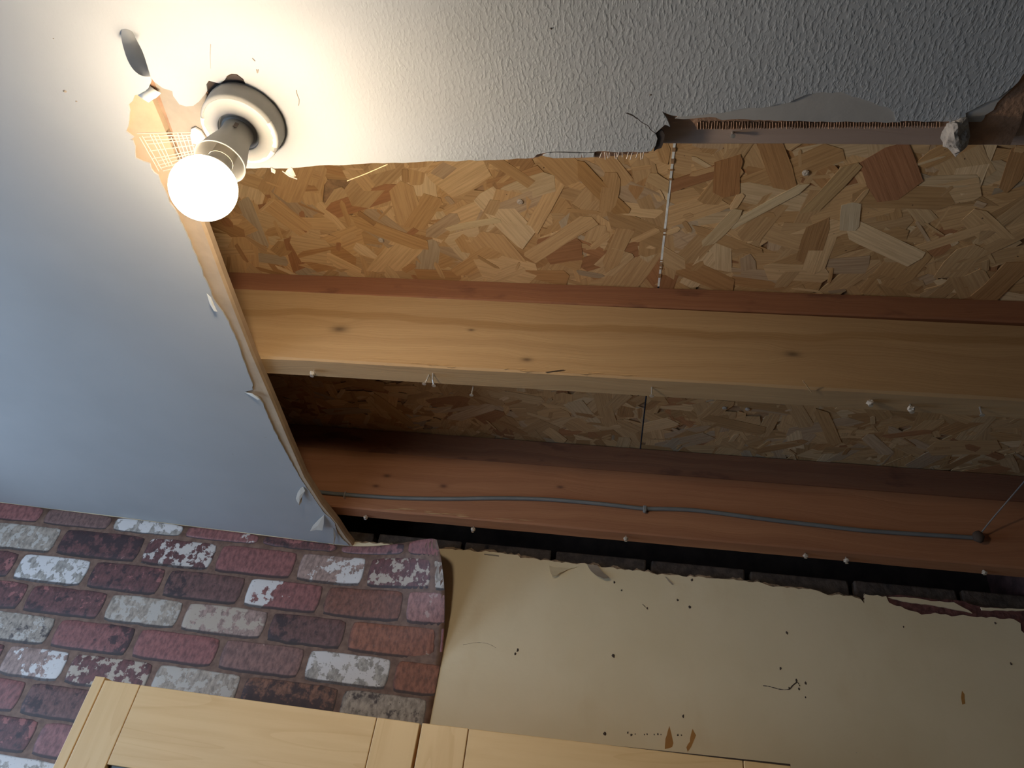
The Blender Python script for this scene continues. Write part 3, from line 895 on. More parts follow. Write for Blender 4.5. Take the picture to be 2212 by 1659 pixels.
for bi, (bx0, bx1, lab) in enumerate(((-1.25, 0.0505, 'tan strand board on the lamp side of the bright metal joint strip'),
                                      (0.0535, XR - 0.004, 'strand board running to the dark right-hand corner, beyond the bright metal joint strip'))):
    b = thing('strand_board', ((bx0 + bx1) / 2, 0.9, osb_z(0.9)), lab, 'roof board')
    y0, y1 = 0.15, 1.735
    v = [(bx0, y0, osb_z(y0) + .0022), (bx1, y0, osb_z(y0) + .0022), (bx1, y1, osb_z(y1) + .0022), (bx0, y1, osb_z(y1) + .0022)]
    v += [(a, c, d + 0.016) for a, c, d in v]
    mk('board_core', v, box(0, 1, 0, 1, 0, 1)[1], M['osb'], b)
    rnd = random.Random(100 + bi)
    V, F, UV, CC = [], [], [], []
    def strand(cx, cy, ang, L, hw, col, lift):
        n0 = 5
        pts = []
        prof = [(-0.5, rnd.uniform(-.9, -.1)), (-0.42 + rnd.uniform(-.06, .1), -1), (rnd.uniform(-.15, .15), -1 + rnd.uniform(-.15, .15)), (0.4 + rnd.uniform(-.1, .08), -1), (0.5, rnd.uniform(-.6, .3)),
                (0.42 + rnd.uniform(-.1, .08), 1), (rnd.uniform(-.2, .2), 1 + rnd.uniform(-.15, .15)), (-0.4 + rnd.uniform(-.08, .1), 1)]
        ca, sa = math.cos(ang), math.sin(ang)
        so = rnd.uniform(0, 50)
        for a, w_ in prof:
            lx, ly = a * L, w_ * hw
            pts.append((cx + lx * ca - ly * sa, cy + lx * sa + ly * ca, lx + so, ly + so * .37))
        pts = clip_poly(pts, bx0, bx1)
        if len(pts) < 3: return
        base_ = len(V)
        k = len(pts)
        tx, ty = rnd.uniform(-.004, .004), rnd.uniform(-.012, .012)
        for (x_, y_, u_, v_) in pts:
            V.append((x_, y_, osb_z(y_) - lift + (x_ - cx) * tx + (y_ - cy) * ty)); UV.append((u_, v_)); CC.append(col)
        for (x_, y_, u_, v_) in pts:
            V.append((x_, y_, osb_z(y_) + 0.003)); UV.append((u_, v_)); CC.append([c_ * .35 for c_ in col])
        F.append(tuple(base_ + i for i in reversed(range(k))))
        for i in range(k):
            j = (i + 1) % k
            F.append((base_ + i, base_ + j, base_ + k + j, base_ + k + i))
    area = (min(bx1, 0.9) - max(bx0, -0.95)) * 1.25
    cnt = int(area * 1500)
    for i in range(cnt):
        cx = rnd.uniform(max(bx0, -0.95) - .02, bx1 + .02); cy = rnd.uniform(0.34, 1.46)
        if 0.885 < cy < 0.905: continue
        ang = rnd.gauss(0, 0.75) + rnd.choice((0.35, 1.45, -0.6, 2.2))
        big = rnd.random()
        L = rnd.uniform(.07, .16) if big > .25 else rnd.uniform(.012, .06)
        hw = rnd.uniform(.009, .022) if big > .25 else rnd.uniform(.0012, .006)
        if big > .9: hw = rnd.uniform(.022, .034)
        c0 = rnd.choices(PAL, PW)[0][0]
        g_ = rnd.uniform(.85, 1.13)
        strand(cx, cy, ang, L, hw, [c_ * g_ for c_ in c0], rnd.random() * .0014 * (i / cnt) + (.0006 if big < .3 else 0))
    for (pa, pb, hw, col) in feature:
        r0, r1 = ray(*pa), ray(*pb)
        A = r0 * (0.855 / r0.z); B = r1 * (0.855 / r1.z)
        mid_ = (A + B) / 2
        if bx0 < mid_.x < bx1:
            strand(mid_.x, mid_.y, math.atan2(B.y - A.y, B.x - A.x), (B - A).length, hw, col, 0.0019)
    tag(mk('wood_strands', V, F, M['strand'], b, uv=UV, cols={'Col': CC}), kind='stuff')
    # screw heads with a dark ring where the board is fixed
    for (px, py) in (((1740, 372), (1123, 436), (822, 522)) if bi == 0 else ((1740, 372), (1566, 897), (1616, 900))):
        r_ = ray(px, py); p = r_ * (0.857 / r_.z)
        if not (bx0 < p.x < bx1): continue
        z_ = osb_z(p.y) - 0.003
        mk('screw_head', *lathe([(0.0, z_ + .003), (0.0048, z_ + .002), (0.0048, z_), (0.002, z_ - .0008), (0.0, z_ - 0.0002)], p.x, p.y, 10), M['crumb'], b)
# bright metal strip showing in the joint between the boards
st = thing('joint_strip', (0.052, 0.65, osb_z(.65)), 'thin bright metal strip in the straight joint between the two strand boards', 'metal strip')
V, F = [], []
ys = [0.30 + i * 0.0142 for i in range(41)]
rnd = random.Random(9)
ze = lambda y, d: osb_z(y) - d
V = [(0.0503, 0.30, ze(.30, .0012)), (0.0537, 0.30, ze(.30, .0012)), (0.0537, 0.874, ze(.874, .0012)), (0.0503, 0.874, ze(.874, .0012))]
V += [(a, b, c + .0025) for a, b, c in V]
mk('strip', V, box(0, 1, 0, 1, 0, 1)[1], M['foil'], st)
for i in range(26):                          # chips of strand that overhang the strip and break it up
    y = rnd.uniform(0.46, 0.865)
    l_ = rnd.choice((.0018, .003, .006))
    mk('stuck_chip', *box(0.0498, 0.0542, y, y + l_, ze(y, .0022), ze(y, .0011)), M['osb'], st)

# ---------------------------------------------------------------- joists and firring strips
kB = []
for (a, b, r) in ((733, 711, .011), (1018, 713, .0045), (1138, 777, .0065), (1712, 765, .0085)):
    p = on_y(a, b, 0.873); kB.append((p.x, p.z, r))
kC = []
for (a, b, r) in ((836, 1028, .007), (812, 1050, .006), (958, 1050, .007), (1210, 1052, .006), (1440, 1010, .008)):
    p = on_y(a, b, 1.425); kC.append((p.x, p.z, r))
M['pine_b'] = mat_wood('pale_pine_joist', (0.47, 0.31, 0.155), (0.32, 0.185, 0.082), 1.0, kB, band=(0.768, 0.010, (0.30, 0.165, 0.06)), contrast=0.38)
M['pine_c'] = mat_wood('orange_pine_joist', (0.41, 0.185, 0.085), (0.25, 0.095, 0.042), 0.9, kC, contrast=0.45)
M['pine_f'] = mat_wood('red_brown_batten', (0.33, 0.145, 0.07), (0.20, 0.08, 0.042), 1.0, (), contrast=0.5, stain=(0.13, 0.05, 0.03))

def timber(name, y0, y1, z0, z1a, z1b, mat, label, cat, seed, x0=-1.2, x1=0.897, wane=0.0, step=0.0):
    """long sawn member, faces subdivided and slightly uneven"""
    n = 46
    prof = lambda xx: [(y0 + 0.003, z0), (y0, z0 + 0.004), (y0, None), (y1, None), (y1, z0 + 0.003), (y1 - 0.003, z0)]
    t = thing(name, ((x0 + x1) / 2, (y0 + y1) / 2, z0), label, cat)
    V, F = [], []
    for i in range(n + 1):
        xx = x0 + (x1 - x0) * i / n
        zt = z1a + (z1b - z1a) * (xx + 0.55) / 1.45
        j = mnoise.noise((xx * 9, seed, 0)) * 0.0012
        w1 = wane * max(0, mnoise.noise((xx * 5.5, seed + 7, 0)) + .15)
        for (yy, zz) in ((y0 + 0.002 + w1, z0 + j), (y0, z0 + 0.003 + w1 * .7 + j), (y0 + j * .5, zt), (y1, zt), (y1, z0 + 0.002 - j), (y1 - 0.002, z0 + j * .6)):
            V.append((xx, yy, zz))
    k = 6
    for i in range(n):
        for q in range(k):
            q2 = (q + 1) % k
            F.append((i * k + q, i * k + q2, (i + 1) * k + q2, (i + 1) * k + q))
    F.append(tuple(range(k))[::-1]); F.append(tuple(n * k + q for q in range(k)))
    mk('beam', V, F, mat, t)
    return t
jA = timber('ceiling_joist', 0.411, 0.4585, ZJ, 0.811, 0.811, M['pine_a'], 'dusty grey joist edge bared along the broken ceiling paper', 'joist', 1)
jB = timber('ceiling_joist', 0.873, 0.9185, ZJ, 0.8165, 0.8045, M['pine_b'], 'pale knotty pine joist across the middle of the open ceiling', 'joist', 2, wane=0.004)
jC = timber('ceiling_joist', 1.425, 1.4685, ZJ, 0.815, 0.815, M['pine_c'], 'orange pine joist nearest the wall with a grey cable along it', 'joist', 3, wane=0.006)
timber('firring_strip', 0.8765, 0.917, 0.8185, 0.863, 0.863, M['pine_f'], 'red-brown packing strip between the pale joist and the strand boards', 'packing strip', 5)
timber('firring_strip', 1.428, 1.467, 0.817, 0.881, 0.881, M['pine_f'], 'dark packing strip on top of the orange joist nearest the wall', 'packing strip', 6)

# nails and plaster screws left in the joists
def nail(parent, px, py, yy, length=0.012, lump=False, bend=(0, 0), z0=ZJ, head=0.0034):
    r_ = ray(px, py)
    p = r_ * ((z0 - length * 0.5) / r_.z)
    V, F = tube([(p.x, p.y, z0 + 0.004), (p.x + bend[0] * .4, p.y + bend[1] * .4, z0 - length * .6), (p.x + bend[0], p.y + bend[1], z0 - length)], 0.0013, 6)
    o = mk('nail', V, F, M['screw'], parent)
    mk('nail_head', *lathe([(0.0014, z0 - length + .0025), (head, z0 - length + .0004), (head, z0 - length - .0006), (0.0, z0 - length - .0008)], p.x + bend[0], p.y + bend[1], 10), M['screw'], o)
    if lump:
        rn_ = random.Random(int(px))
        bm = bmesh.new()
        bmesh.ops.create_icosphere(bm, subdivisions=2, radius=0.0052)
        vs = []
        for v in bm.verts:
            k_ = 1 + 0.55 * mnoise.noise(v.co * 420 + Vector((px, py, 0)))
            vs.append((p.x + v.co.x * k_, p.y + v.co.y * k_, z0 - length * .55 + v.co.z * k_ * .8))
        fs = [[v.index for v in f.verts] for f in bm.faces]
        bm.free()
        mk('plaster_crumb', vs, fs, M['crumb'], o)
for a in ((676, 806, .012, True), (1408, 846, .017, False), (1880, 870, .010, True), (1968, 882, .014, True), (2119, 888, .014, False), (1020, 846, .014, False)):
    nail(jB, a[0], a[1], 0.9, a[2], a[3])
nail(jB, 932, 815, 0.9, .018, False, (0.004, 0.010))
nail(jB, 925, 818, 0.9, .016, False, (-0.006, 0.004))
for a in ((790, 1117, .010, True), (1022, 1143, .013, True), (1352, 1163, .012, True), (1740, 1200, .010, True), (1828, 1210, .013, True), (2126, 1236, .009, True)):
    nail(jC, a[0], a[1], 1.45, a[2], a[3])
nail(jA, 1583, 290, .45, .006, False, head=.0025)
# splinters along the lower arris of the pale joist
rnd = random.Random(77)
def splinter(parent, x, y, z, L, wd, ang=0.0, mat='straw'):
    V = [(x - L / 2, y, z), (x - L * .1, y - wd * .6, z - wd), (x + L / 2, y - ang * L, z + .0005), (x - L * .05, y + wd * .5, z + wd)]
    mk('splinter', V, [(0, 1, 2, 3), (3, 2, 1, 0)][:1], M[mat], parent)
for i in range(14):
    px = rnd.uniform(880, 1360)
    p = on_y(px, 786 + (px - 700) * .056 + 3, 0.8725)
    splinter(jB, p.x, 0.8722, ZJ + rnd.uniform(0.001, .006), rnd.uniform(.012, .035), rnd.uniform(.0008, .0022))
for i in range(10):
    px = rnd.uniform(840, 1160)
    p = on_y(px, 1105 + (px - 840) * .10, 1.4245)
    splinter(jC, p.x, 1.4242, ZJ + rnd.uniform(0.004, .010), rnd.uniform(.02, .05), rnd.uniform(.001, .003))
r_ = ray(1745, 830); p = r_ * (ZJ / r_.z)
mk('splinter', *tube([(p.x - .010, p.y - .012, ZJ - .003), (p.x + .008, p.y + .014, ZJ - .004)], .0007, 5), M['straw'], jB)
r_ = ray(1195, 806); p = r_ * (ZJ / r_.z)
mk('splinter', *tube([(p.x - .012, .871, ZJ + .001), (p.x + .016, .8705, ZJ + .007)], .0007, 5), M['speck'], jB)

# ---------------------------------------------------------------- cable on the orange joist
cpx = [(655, 1057), (700, 1064), (745, 1068), (800, 1072), (860, 1075.5), (930, 1077), (1000, 1077), (1060, 1076), (1120, 1076.5), (1180, 1078.5), (1240, 1083), (1300, 1088.5),
       (1350, 1094), (1393, 1098.5), (1440, 1099), (1500, 1102), (1560, 1109), (1620, 1117), (1700, 1127), (1780, 1136), (1860, 1145), (1940, 1151), (2020, 1156), (2085, 1160), (2112, 1162)]
cb = thing('power_cable', tuple(on_y(1393, 1098, 1.419)), 'grey sheathed cable clipped along the side of the orange joist', 'cable')
pts = smooth_curve([on_y(a, b, 1.4195) for a, b in cpx], 4)
V, F = tube(pts, 0.0045, 10)
V = [(v[0], v[1] if v[1] < 1.4245 else 1.4245, v[2]) for v in V]
mk('sheath', V, F, M['cable'], cb, smooth=True)
p = on_y(1393, 1099, 1.4185)
o = mk('cable_clip', *box(p.x - .004, p.x + .004, 1.4125, 1.4245, p.z - .0075, p.z + .006), M['clip'], cb)
bevel(o, .002)
mk('clip_nail', *lathe([(0.0, p.z - .006), (.0035, p.z - .0065), (.0035, p.z - .0095), (0.0, p.z - .011)], p.x, 1.417, 10), M['clip'], o)
p = on_y(745, 1068, 1.4165)
mk('cable_clip', *box(p.x - .0012, p.x + .0012, 1.4135, 1.4245, p.z - .0085, p.z + .006), M['screw'], cb)
p = on_y(2112, 1161, 1.417)
bm = bmesh.new(); bmesh.ops.create_icosphere(bm, subdivisions=2, radius=.011)
vs = [(p.x + v.co.x * (1 + .3 * mnoise.noise(v.co * 200)), 1.4135 + v.co.y * .9, p.z + v.co.z * (1.2 + .3 * mnoise.noise(v.co * 150))) for v in bm.verts]
fs = [[v.index for v in f.verts] for f in bm.faces]; bm.free()
mk('taped_end', vs, fs, M['speck'], cb, smooth=True)
wr_ = smooth_curve([on_y(2118, 1153, 1.412), on_y(2140, 1125, 1.39), on_y(2170, 1090, 1.36), on_y(2200, 1055, 1.33), on_y(2230, 1020, 1.30), on_y(2260, 985, 1.28)], 4)
V, F = tube(wr_, 0.0016, 6)
tag(mk('thin_wire', V, F, M['wire']), 'thin dull wire slanting up to the right from the taped cable end', 'wire')

# lump of broken plaster stuck on the grey joist
p = on_c(2068, 298, ZP - .006)
bm = bmesh.new(); bmesh.ops.create_icosphere(bm, subdivisions=3, radius=.016)
vs = []
for v in bm.verts:
    k_ = 1 + .45 * mnoise.noise(v.co * 90 + Vector((3, 1, 0))) + .18 * mnoise.noise(v.co * 260)
    vs.append((p.x + v.co.x * k_ * .75 + v.co.y * .25, p.y + v.co.y * k_ * 1.05, ZP - .004 + v.co.z * k_ * .62))
fs = [[v.index for v in f.verts] for f in bm.faces]; bm.free()
tag(mk('plaster_lump', vs, fs, M['crumb_dark']), 'crumbly grey lump of plaster stuck at the right end of the grey joist', 'plaster')

# ---------------------------------------------------------------- ceiling lamp
zt = ZC + 0.0015
pl_ = on_c(533, 257, ZC)
LX, LY = pl_.x, pl_.y
lamp = thing('ceiling_lamp', (LX, LY, zt - 0.155), 'white round batten lamp holder on the ceiling with its bulb lit', 'lamp')
prof = [(0.0, zt), (0.0428, zt), (0.0432, zt - .003), (0.0424, zt - .0215), (0.0416, zt - .0240), (0.0392, zt - .0256), (0.0384, zt - .0246), (0.034, zt - .0252),
        (0.028, zt - .0264), (0.0225, zt - .0268), (0.0220, zt - .0245), (0.0190, zt - .0242), (0.0185, zt - .0270), (0.0, zt - .0270)]
o = mk('base_plate', *lathe(prof, LX, LY, 64), M['enamel'], lamp, smooth=True)
m_ = o.modifiers.new('edges', 'EDGE_SPLIT'); m_.split_angle = math.radians(40)
# chipped paint along the rim
rnd = random.Random(21)
for (a0, a1) in ((118, 152), (160, 205), (40, 105), (-15, 30)):
    V, F = [], []
    n = 10
    for i in range(n + 1):
        a = math.radians(a0 + (a1 - a0) * i / n)
        for (r_, z_) in ((.0423, zt - .0226 + rnd.uniform(0, .0018)), (.0418, zt - .0246), (.0392, zt - .0262), (.0383 - rnd.uniform(0, .002), zt - .0253)):
            V.append((LX + r_ * math.cos(a), LY + r_ * math.sin(a), z_))
    for i in range(n):
        for k in range(3):
            F.append((i * 4 + k, i * 4 + k + 1, (i + 1) * 4 + k + 1, (i + 1) * 4 + k))
    mk('chipped_rim', V, F, M['enamel_chip'], lamp, smooth=True)
# conical skirt, hollow
zk = zt
prof = [(0.0170, zk - .0250), (0.0165, zk - .034), (0.0174, zk - .043), (0.0225, zk - .062), (0.0262, zk - .0785), (0.0268, zk - .0795), (0.0262, zk - .0805),
        (0.0252, zk - .0795), (0.0212, zk - .062), (0.0165, zk - .046), (0.0, zk - .046)]
o = mk('skirt', *lathe(prof, LX, LY, 56), M['enamel'], lamp, smooth=True)
m_ = o.modifiers.new('edges', 'EDGE_SPLIT'); m_.split_angle = math.radians(50)
an = math.radians(-62)
V = []
for (da, z_) in ((-.11, -.034), (.11, -.034), (.11, -.042), (-.11, -.042)):
    r_ = 0.0188 if z_ < -.04 else .0182
    V.append((LX + r_ * math.cos(an + da), LY + r_ * math.sin(an + da), zk + z_))
o = mk('vent_slot', V, [(0, 1, 2, 3)], M['slot'], lamp)
m_ = o.modifiers.new('thick', 'SOLIDIFY'); m_.thickness = 0.0004
# bulb: metal cap, glowing globe
mk('bulb_cap', *lathe([(0.0, zk - .047), (.0105, zk - .047), (.0118, zk - .052), (.0118, zk - .070), (.013, zk - .078)], LX, LY, 28), M['brass'], lamp, smooth=True)
em = bpy.data.materials.new('lit_bulb_glass'); em.use_nodes = True
nt = em.node_tree
nt.nodes.remove(nt.nodes['Principled BSDF'])
e_ = nt.nodes.new('ShaderNodeEmission')
e_.inputs[0].default_value = (*LAMP_COLOUR, 1); e_.inputs[1].default_value = LAMP_STRENGTH
nt.links.new(e_.outputs[0], nt.nodes['Material Output'].inputs[0])
zc = zk - 0.1225
R0 = 0.0325
ring = lambda a: (max(R0 * math.sin(a), 0.0001), zc + R0 * math.cos(a))
A0 = math.radians(58)
prof = [ring(A0 + (math.pi - A0) * i / 15) for i in range(16)]
mk('bulb_globe', *lathe(prof, LX, LY, 40), em, lamp, smooth=True)
ec = bpy.data.materials.new('lit_bulb_collar'); ec.use_nodes = True       # milky shoulder, much dimmer than the globe
nt = ec.node_tree
nt.nodes.remove(nt.nodes['Principled BSDF'])
e_ = nt.nodes.new('ShaderNodeEmission')
e_.inputs[0].default_value = (*LAMP_COLOUR, 1); e_.inputs[1].default_value = LAMP_STRENGTH * 0.016
nt.links.new(e_.outputs[0], nt.nodes['Material Output'].inputs[0])
A1 = math.radians(33)
prof = [ring(A1 + (A0 - A1) * i / 6) for i in range(7)]
mk('bulb_collar', *lathe(prof, LX, LY, 40), ec, lamp, smooth=True)
prof = [(0.0128, zk - .078), (0.0135, zk - .088), ring(A1)]
mk('bulb_neck', *lathe(prof, LX, LY, 40), M['enamel'], lamp, smooth=True)

# ---------------------------------------------------------------- brick-print wallpaper, peeling at its right edge
UE, U0 = -0.354, -0.66
def paper(u, v, off=0.0):                   # flat on the wall, folding forward and drooping at its loose right edge
    s = max(0.0, (u - U0) / (UE - U0)) ** 2.0
    g = min(1.06, max(0.0, (v - 0.40) / 0.265)) ** 1.1
    d = 0.16 * s * g
    return (u - d * d, YW - 0.0012 - d - off, v - 2.4 * d * d)
def vtop(u):
    base = ZC + sag(min(u, U0), YW) - 0.002
    if u < U0: return base
    t = min(1.0, (u - U0) / (UE - U0))
    return base + (0.665 - base) * t ** 2.4
wp = thing('brick_wallpaper', (-0.9, YW - 0.001, -0.1), 'wallpaper printed with red, white and sooty bricks, its right edge peeling off the wall', 'wallpaper')
us = [XL + 0.01 + i * 0.06 for i in range(26)]
us = [u for u in us if u < -0.70] + [-0.70 + i * (UE + 0.70) / 22 for i in range(23)]
vs_ = [-0.15 + i * (1.0) / 26 for i in range(27)]
V, F, UV = [], [], []
for u in us:
    for j in range(27):
        v = -0.15 + (vtop(u) + 0.15) * j / 26
        V.append(paper(u, v)); UV.append((u, v))
for i in range(len(us) - 1):
    for j in range(26):
        a = i * 27 + j
        F.append((a, a + 27, a + 28, a + 1))
o = mk('paper_sheet', V, F, M['mortar'], wp, smooth=True, uv=UV)
m_ = o.modifiers.new('thick', 'SOLIDIFY'); m_.thickness = 0.0004; m_.offset = 0
RED, DRED, DUSK, WHT, BEI, PNK, ORG, DRK, GRY = (0.30, 0.112, 0.10), (0.17, 0.066, 0.060), (0.23, 0.125, 0.105), (0.56, 0.50, 0.45), (0.44, 0.36, 0.285), (0.40, 0.27, 0.225), (0.34, 0.125, 0.07), (0.07, 0.035, 0.035), (0.46, 0.41, 0.355)
WW = (0.63, 0.59, 0.56)
# (base, patch, patch weight(l,r,bottom->top), dark weight (l,r,b,t))  ; weights ~0.2 none, 0.5 half, 0.8 full
T = {
 'red':   (RED, PNK, (.22, .22, .34, .2), (.30, .30, .28, .36)),
 'redR':  (RED, WHT, (.15, .60, .3, .3), (.28, .28, .3, .3)),
 'redD':  (RED, PNK, (.25, .2, .3, .25), (.22, .75, .4, .4)),
 'redW':  (RED, WW, (.80, .05, .42, .45), (.2, .3, .2, .2)),
 'redP':  ((0.29, 0.125, 0.12), PNK, (.3, .3, .3, .3), (.16, .62, .4, .4)),
 'dusty': ((0.29, 0.15, 0.125), PNK, (.35, .3, .3, .35), (.2, .22, .2, .2)),
 'dusk':  (DUSK, PNK, (.3, .3, .3, .3), (.22, .22, .2, .28)),
 'white': (GRY, WW, (.55, .52, .48, .6), (.14, .12, .2, .1)),
 'whiteL': (PNK, WW, (.28, .68, .5, .5), (.28, .12, .2, .15)),
 'grey':  (BEI, GRY, (.55, .45, .5, .5), (.2, .26, .16, .32)),
 'mix':   (DRED, WHT, (.46, .55, .5, .5), (.46, .40, .42, .40)),
 'mixR':  (DRED, BEI, (.44, .50, .5, .5), (.22, .42, .3, .4)),
 'black': (DRED, PNK, (.25, .32, .52, .2), (.62, .56, .44, .6)),
 'dark':  (DRED, RED, (.35, .5, .3, .5), (.52, .46, .5, .44)),
 'darkL': ((0.18, 0.085, 0.072), PNK, (.2, .3, .3, .3), (.66, .32, .4, .4)),
 'brown': ((0.25, 0.10, 0.065), PNK, (.2, .25, .3, .3), (.52, .24, .25, .25)),
 'speck': (BEI, GRY, (.5, .5, .5, .5), (.25, .22, .2, .22)),
 'pinkb': (PNK, BEI, (.60, .45, .5, .5), (.18, .28, .2, .2)),
 'orange': (ORG, BEI, (.2, .32, .62, .12), (.26, .46, .25, .25)),
 'orang': (ORG, PNK, (.25, .25, .3, .3), (.22, .22, .2, .3)),
 'soot':  ((0.27, 0.125, 0.075), PNK, (.2, .2, .1, .3), (.60, .62, .72, .36)),
 'beiD':  (BEI, GRY, (.5, .4, .5, .5), (.42, .5, .55, .38)),
 'beiblk': (BEI, BEI, (.4, .4, .4, .4), (.52, .38, .46, .42)),
 'pinkred': ((0.36, 0.17, 0.145), PNK, (.4, .45, .3, .4), (.2, .2, .2, .2)),
}
JZ = [0.690, 0.609, 0.534, 0.460, 0.388, 0.316, 0.244, 0.171, 0.098, 0.025]
ROWS = [
 ([-1.93, -1.705, -1.485, -1.281, -1.076, -0.866, -0.659, -0.475, UE], ['grey', 'dark', 'red', 'dusk', 'white', 'redR', 'dark', 'redP', 'red']),
 ([-2.06, -1.83, -1.615, -1.403, -1.164, -0.965, -0.752, -0.573, -0.388, UE], ['red', 'white', 'dusk', 'grey', 'black', 'mix', 'red', 'whiteL', 'mixR', 'grey']),
 ([-1.93, -1.705, -1.481, -1.276, -1.071, -0.860, -0.662, -0.457, UE], ['dark', 'red', 'dark', 'white', 'dark', 'darkL', 'redW', 'brown', 'pinkred']),
 ([-2.03, -1.82, -1.62, -1.408, -1.191, -0.990, -0.774, -0.581, -0.367, UE], ['red', 'speck', 'pinkb', 'dark', 'dark', 'speck', 'pinkb', 'darkL', 'orange', 'red']),
 ([-1.93, -1.72, -1.505, -1.291, -1.080, -0.865, -0.660, -0.457, UE], ['dark', 'red', 'white', 'beiD', 'redD', 'red', 'dusty', 'white', 'orang']),
 ([-1.81, -1.60, -1.383, -1.213, -1.001, -0.786, -0.559, -0.360, UE], ['grey', 'red', 'dark', 'whiteL', 'mixR', 'grey', 'soot', 'beiblk', 'red']),
 ([-1.93, -1.715, -1.50, -1.282, -1.07, -0.86, -0.64, -0.43, UE], ['speck', 'red', 'dark', 'red', 'darkL', 'red', 'dusk', 'mix', 'red']),
 ([-1.85, -1.63, -1.42, -1.207, -0.99, -0.77, -0.55, UE], ['pinkb', 'red', 'white', 'dark', 'redP', 'red', 'grey', 'dark']),
 ([-1.93, -1.72, -1.50, -1.10, -0.88, -0.66, -0.45, UE], ['speck', 'red', 'white', 'white', 'orange', 'red', 'dusk', 'dark']),
]
rnd = random.Random(42)
JW = 0.0065
for ri, (ends, kinds) in enumerate(ROWS):
    left = XL + 0.03
    zt_, zb_ = JZ[ri], JZ[ri + 1]
    prev = left
    for bi, e_u in enumerate(ends):
        u0, u1 = prev + JW, e_u - (JW if e_u < UE - 1e-6 else 0.0002)
        prev = e_u
        if u1 - u0 < 0.004: continue
        base_, patch_, wpv, wdv = T[kinds[bi % len(kinds)]]
        wide = u1 - u0 > 0.08
        SL = [-1, -.965, -.85, -.66, -.44, -.22, 0, .22, .44, .66, .85, .955, 1] if wide else [-1, -.9, 0, .9, 1]
        SE = [.7, 0] + [0] * (len(SL) - 4) + [0, 1.0]
        TL = [-1.17, -1.02, -.93, -.5, 0, .5, .92, 1]
        TE = [1.0, 1.0, 0, 0, 0, 0, 0, .6]
        NU, NV = len(SL) - 1, len(TL) - 1
        V, F, UV, CA, CB, CP = [], [], [], [], [], []
        jit = rnd.uniform(0, 100)
        tint = rnd.uniform(.92, 1.08)
        cut = e_u > UE - 1e-6
        for i in range(NU + 1):
            for j in range(NV + 1):
                s2, t2 = SL[i], TL[j]
                u_c, u_h = (u0 + u1) / 2, (u1 - u0) / 2
                uu = u_c + s2 * (u_h - (0 if (cut and s2 > 0) or not wide else 0.0045 * min(1, abs(t2)) ** 6))
                v0, v1 = zb_ + 0.0062, zt_ - 0.0044
                v1 = min(v1, vtop(uu) - 0.0002)
                if v1 - v0 < 0.006: v0 = v1 - 0.006
                v_c, v_h = (v0 + v1) / 2, (v1 - v0) / 2
                vv = v_c + t2 * (v_h - (0.0035 * abs(s2) ** 8 if wide else 0))
                rim_ = i in (0, NU) or j in (0, NV)
                if i in (0, NU) and not (cut and i == NU):
                    uu += 0.0016 * mnoise.noise((uu * 90, vv * 90, jit))
                if j in (0, 1, NV) and not (j == NV and v1 > vtop(uu) - 0.002):
                    vv += 0.0022 * mnoise.noise((uu * 80, vv * 40, jit + 5))
                edge_ = max(SE[i], TE[j])
                V.append(paper(uu, vv, 0.0005 if rim_ else (0.0008 if j == 1 else 0.0013)))
                UV.append((uu + jit * 0.37, vv + jit * .11))
                a_, b_ = (s2 + 1) / 2, (max(-1, t2) + 1) / 2
                pw = (wpv[0] * (1 - a_) + wpv[1] * a_) * .6 + (wpv[2] * (1 - b_) + wpv[3] * b_) * .4
                dw = (wdv[0] * (1 - a_) + wdv[1] * a_) * .6 + (wdv[2] * (1 - b_) + wdv[3] * b_) * .4
                CA.append([c * tint for c in base_]); CB.append(patch_); CP.append((pw, dw, edge_))
        W_ = NV + 1
        for i in range(NU):
            for j in range(NV):
                a = i * W_ + j
                F.append((a, a + W_, a + W_ + 1, a + 1))
        mk('brick', V, F, M['brick'], wp, smooth=True, uv=UV, cols={'base': CA, 'patch': CB, 'params': CP})

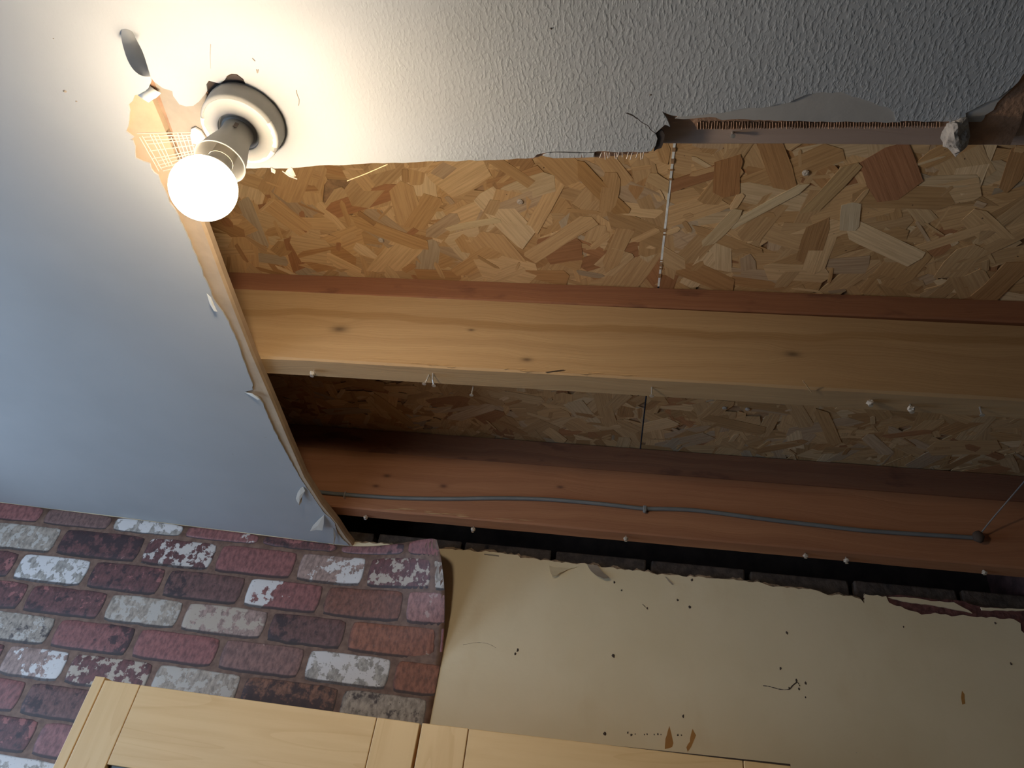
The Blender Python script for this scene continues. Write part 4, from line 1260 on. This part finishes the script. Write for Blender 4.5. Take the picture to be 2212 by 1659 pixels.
# ---------------------------------------------------------------- wall cabinets
YD, ZT = 1.26, 0.2115
def door(parent, x0, x1, zt0, rot, parts_x):
    zb0 = -0.46
    piv = Vector((x0, 0, zt0))
    def R(vf):
        v, f = vf
        out_ = []
        for q in v:
            dx, dz = q[0] - piv.x, q[2] - piv.z
            out_.append((piv.x + dx * math.cos(rot) - dz * math.sin(rot), q[1], piv.z + dx * math.sin(rot) + dz * math.cos(rot)))
        return out_, f
    d = bpy.data.objects.new('door', None); COL.objects.link(d)
    org = Vector(((x0 + x1) / 2, YD + .009, zb0)); ORIG[d] = org
    d.parent = parent; d.location = org - ORIG[parent]
    sl, sr = parts_x
    for a, b in ((x0, sl - .0006), (sr + .0006, x1)):
        bevel(mk('stile', *R(box(a, b, YD, YD + .019, zb0, zt0)), M['maple_v'], d), .0012)
    bevel(mk('rail', *R(box(sl + .0006, sr - .0006, YD + .0004, YD + .019, zt0 - .127, zt0 - .0002)), M['maple_h'], d), .0012)
    bevel(mk('rail', *R(box(sl + .0006, sr - .0006, YD + .0004, YD + .019, zb0, zb0 + .09)), M['maple_h'], d), .0012)
    mk('panel', *R(box(sl + .0006, sr - .0006, YD + .010, YD + .014, zb0 + .09, zt0 - .127)), M['glass_dark'], d)
    return d
c1 = thing('wall_cabinet', (-0.6, 1.42, -0.47), 'pale maple wall cabinet hung over the brick wallpaper, with a raised end panel', 'cabinet')
door(c1, -0.8855, -0.2995, ZT, 0.0, (-0.8155, -0.3745))
mk('carcass', *box(-0.888, -0.298, YD + .021, YW - .003, -0.46, ZT - .004), M['maple_h'], c1)
bevel(mk('end_panel', *box(-0.908, -0.8885, YD + .001, YW - .003, -0.47, ZT + .0045), M['maple_v'], c1), .001)
c2 = thing('wall_cabinet', (0.0, 1.42, -0.47), 'pale maple wall cabinet under the bare cream wall, right of the dark door gap', 'cabinet')
door(c2, -0.2955, 0.293, ZT + 0.001, math.radians(1.0), (-0.2165, 0.222))
mk('carcass', *box(-0.2965, 0.297, YD + .021, YW - .003, -0.46, ZT - .004), M['maple_h'], c2)
V = [(0.0, YD + .004, 0.2185), (0.293, YD + .004, 0.2228), (0.293, YD + .004, 0.2262), (0.0, YD + .004, 0.2171)]
V = [(0.0, YD + .004, 0.2160), (0.2935, YD + .004, 0.2205), (0.2935, YD + .004, 0.2262), (0.0, YD + .004, 0.2178)]
V += [(a, b + .012, c) for a, b, c in V]
mk('dark_top_edge', V, [(0, 1, 2, 3), (7, 6, 5, 4), (0, 4, 5, 1), (1, 5, 6, 2), (2, 6, 7, 3), (3, 7, 4, 0)], M['gap'], c2)
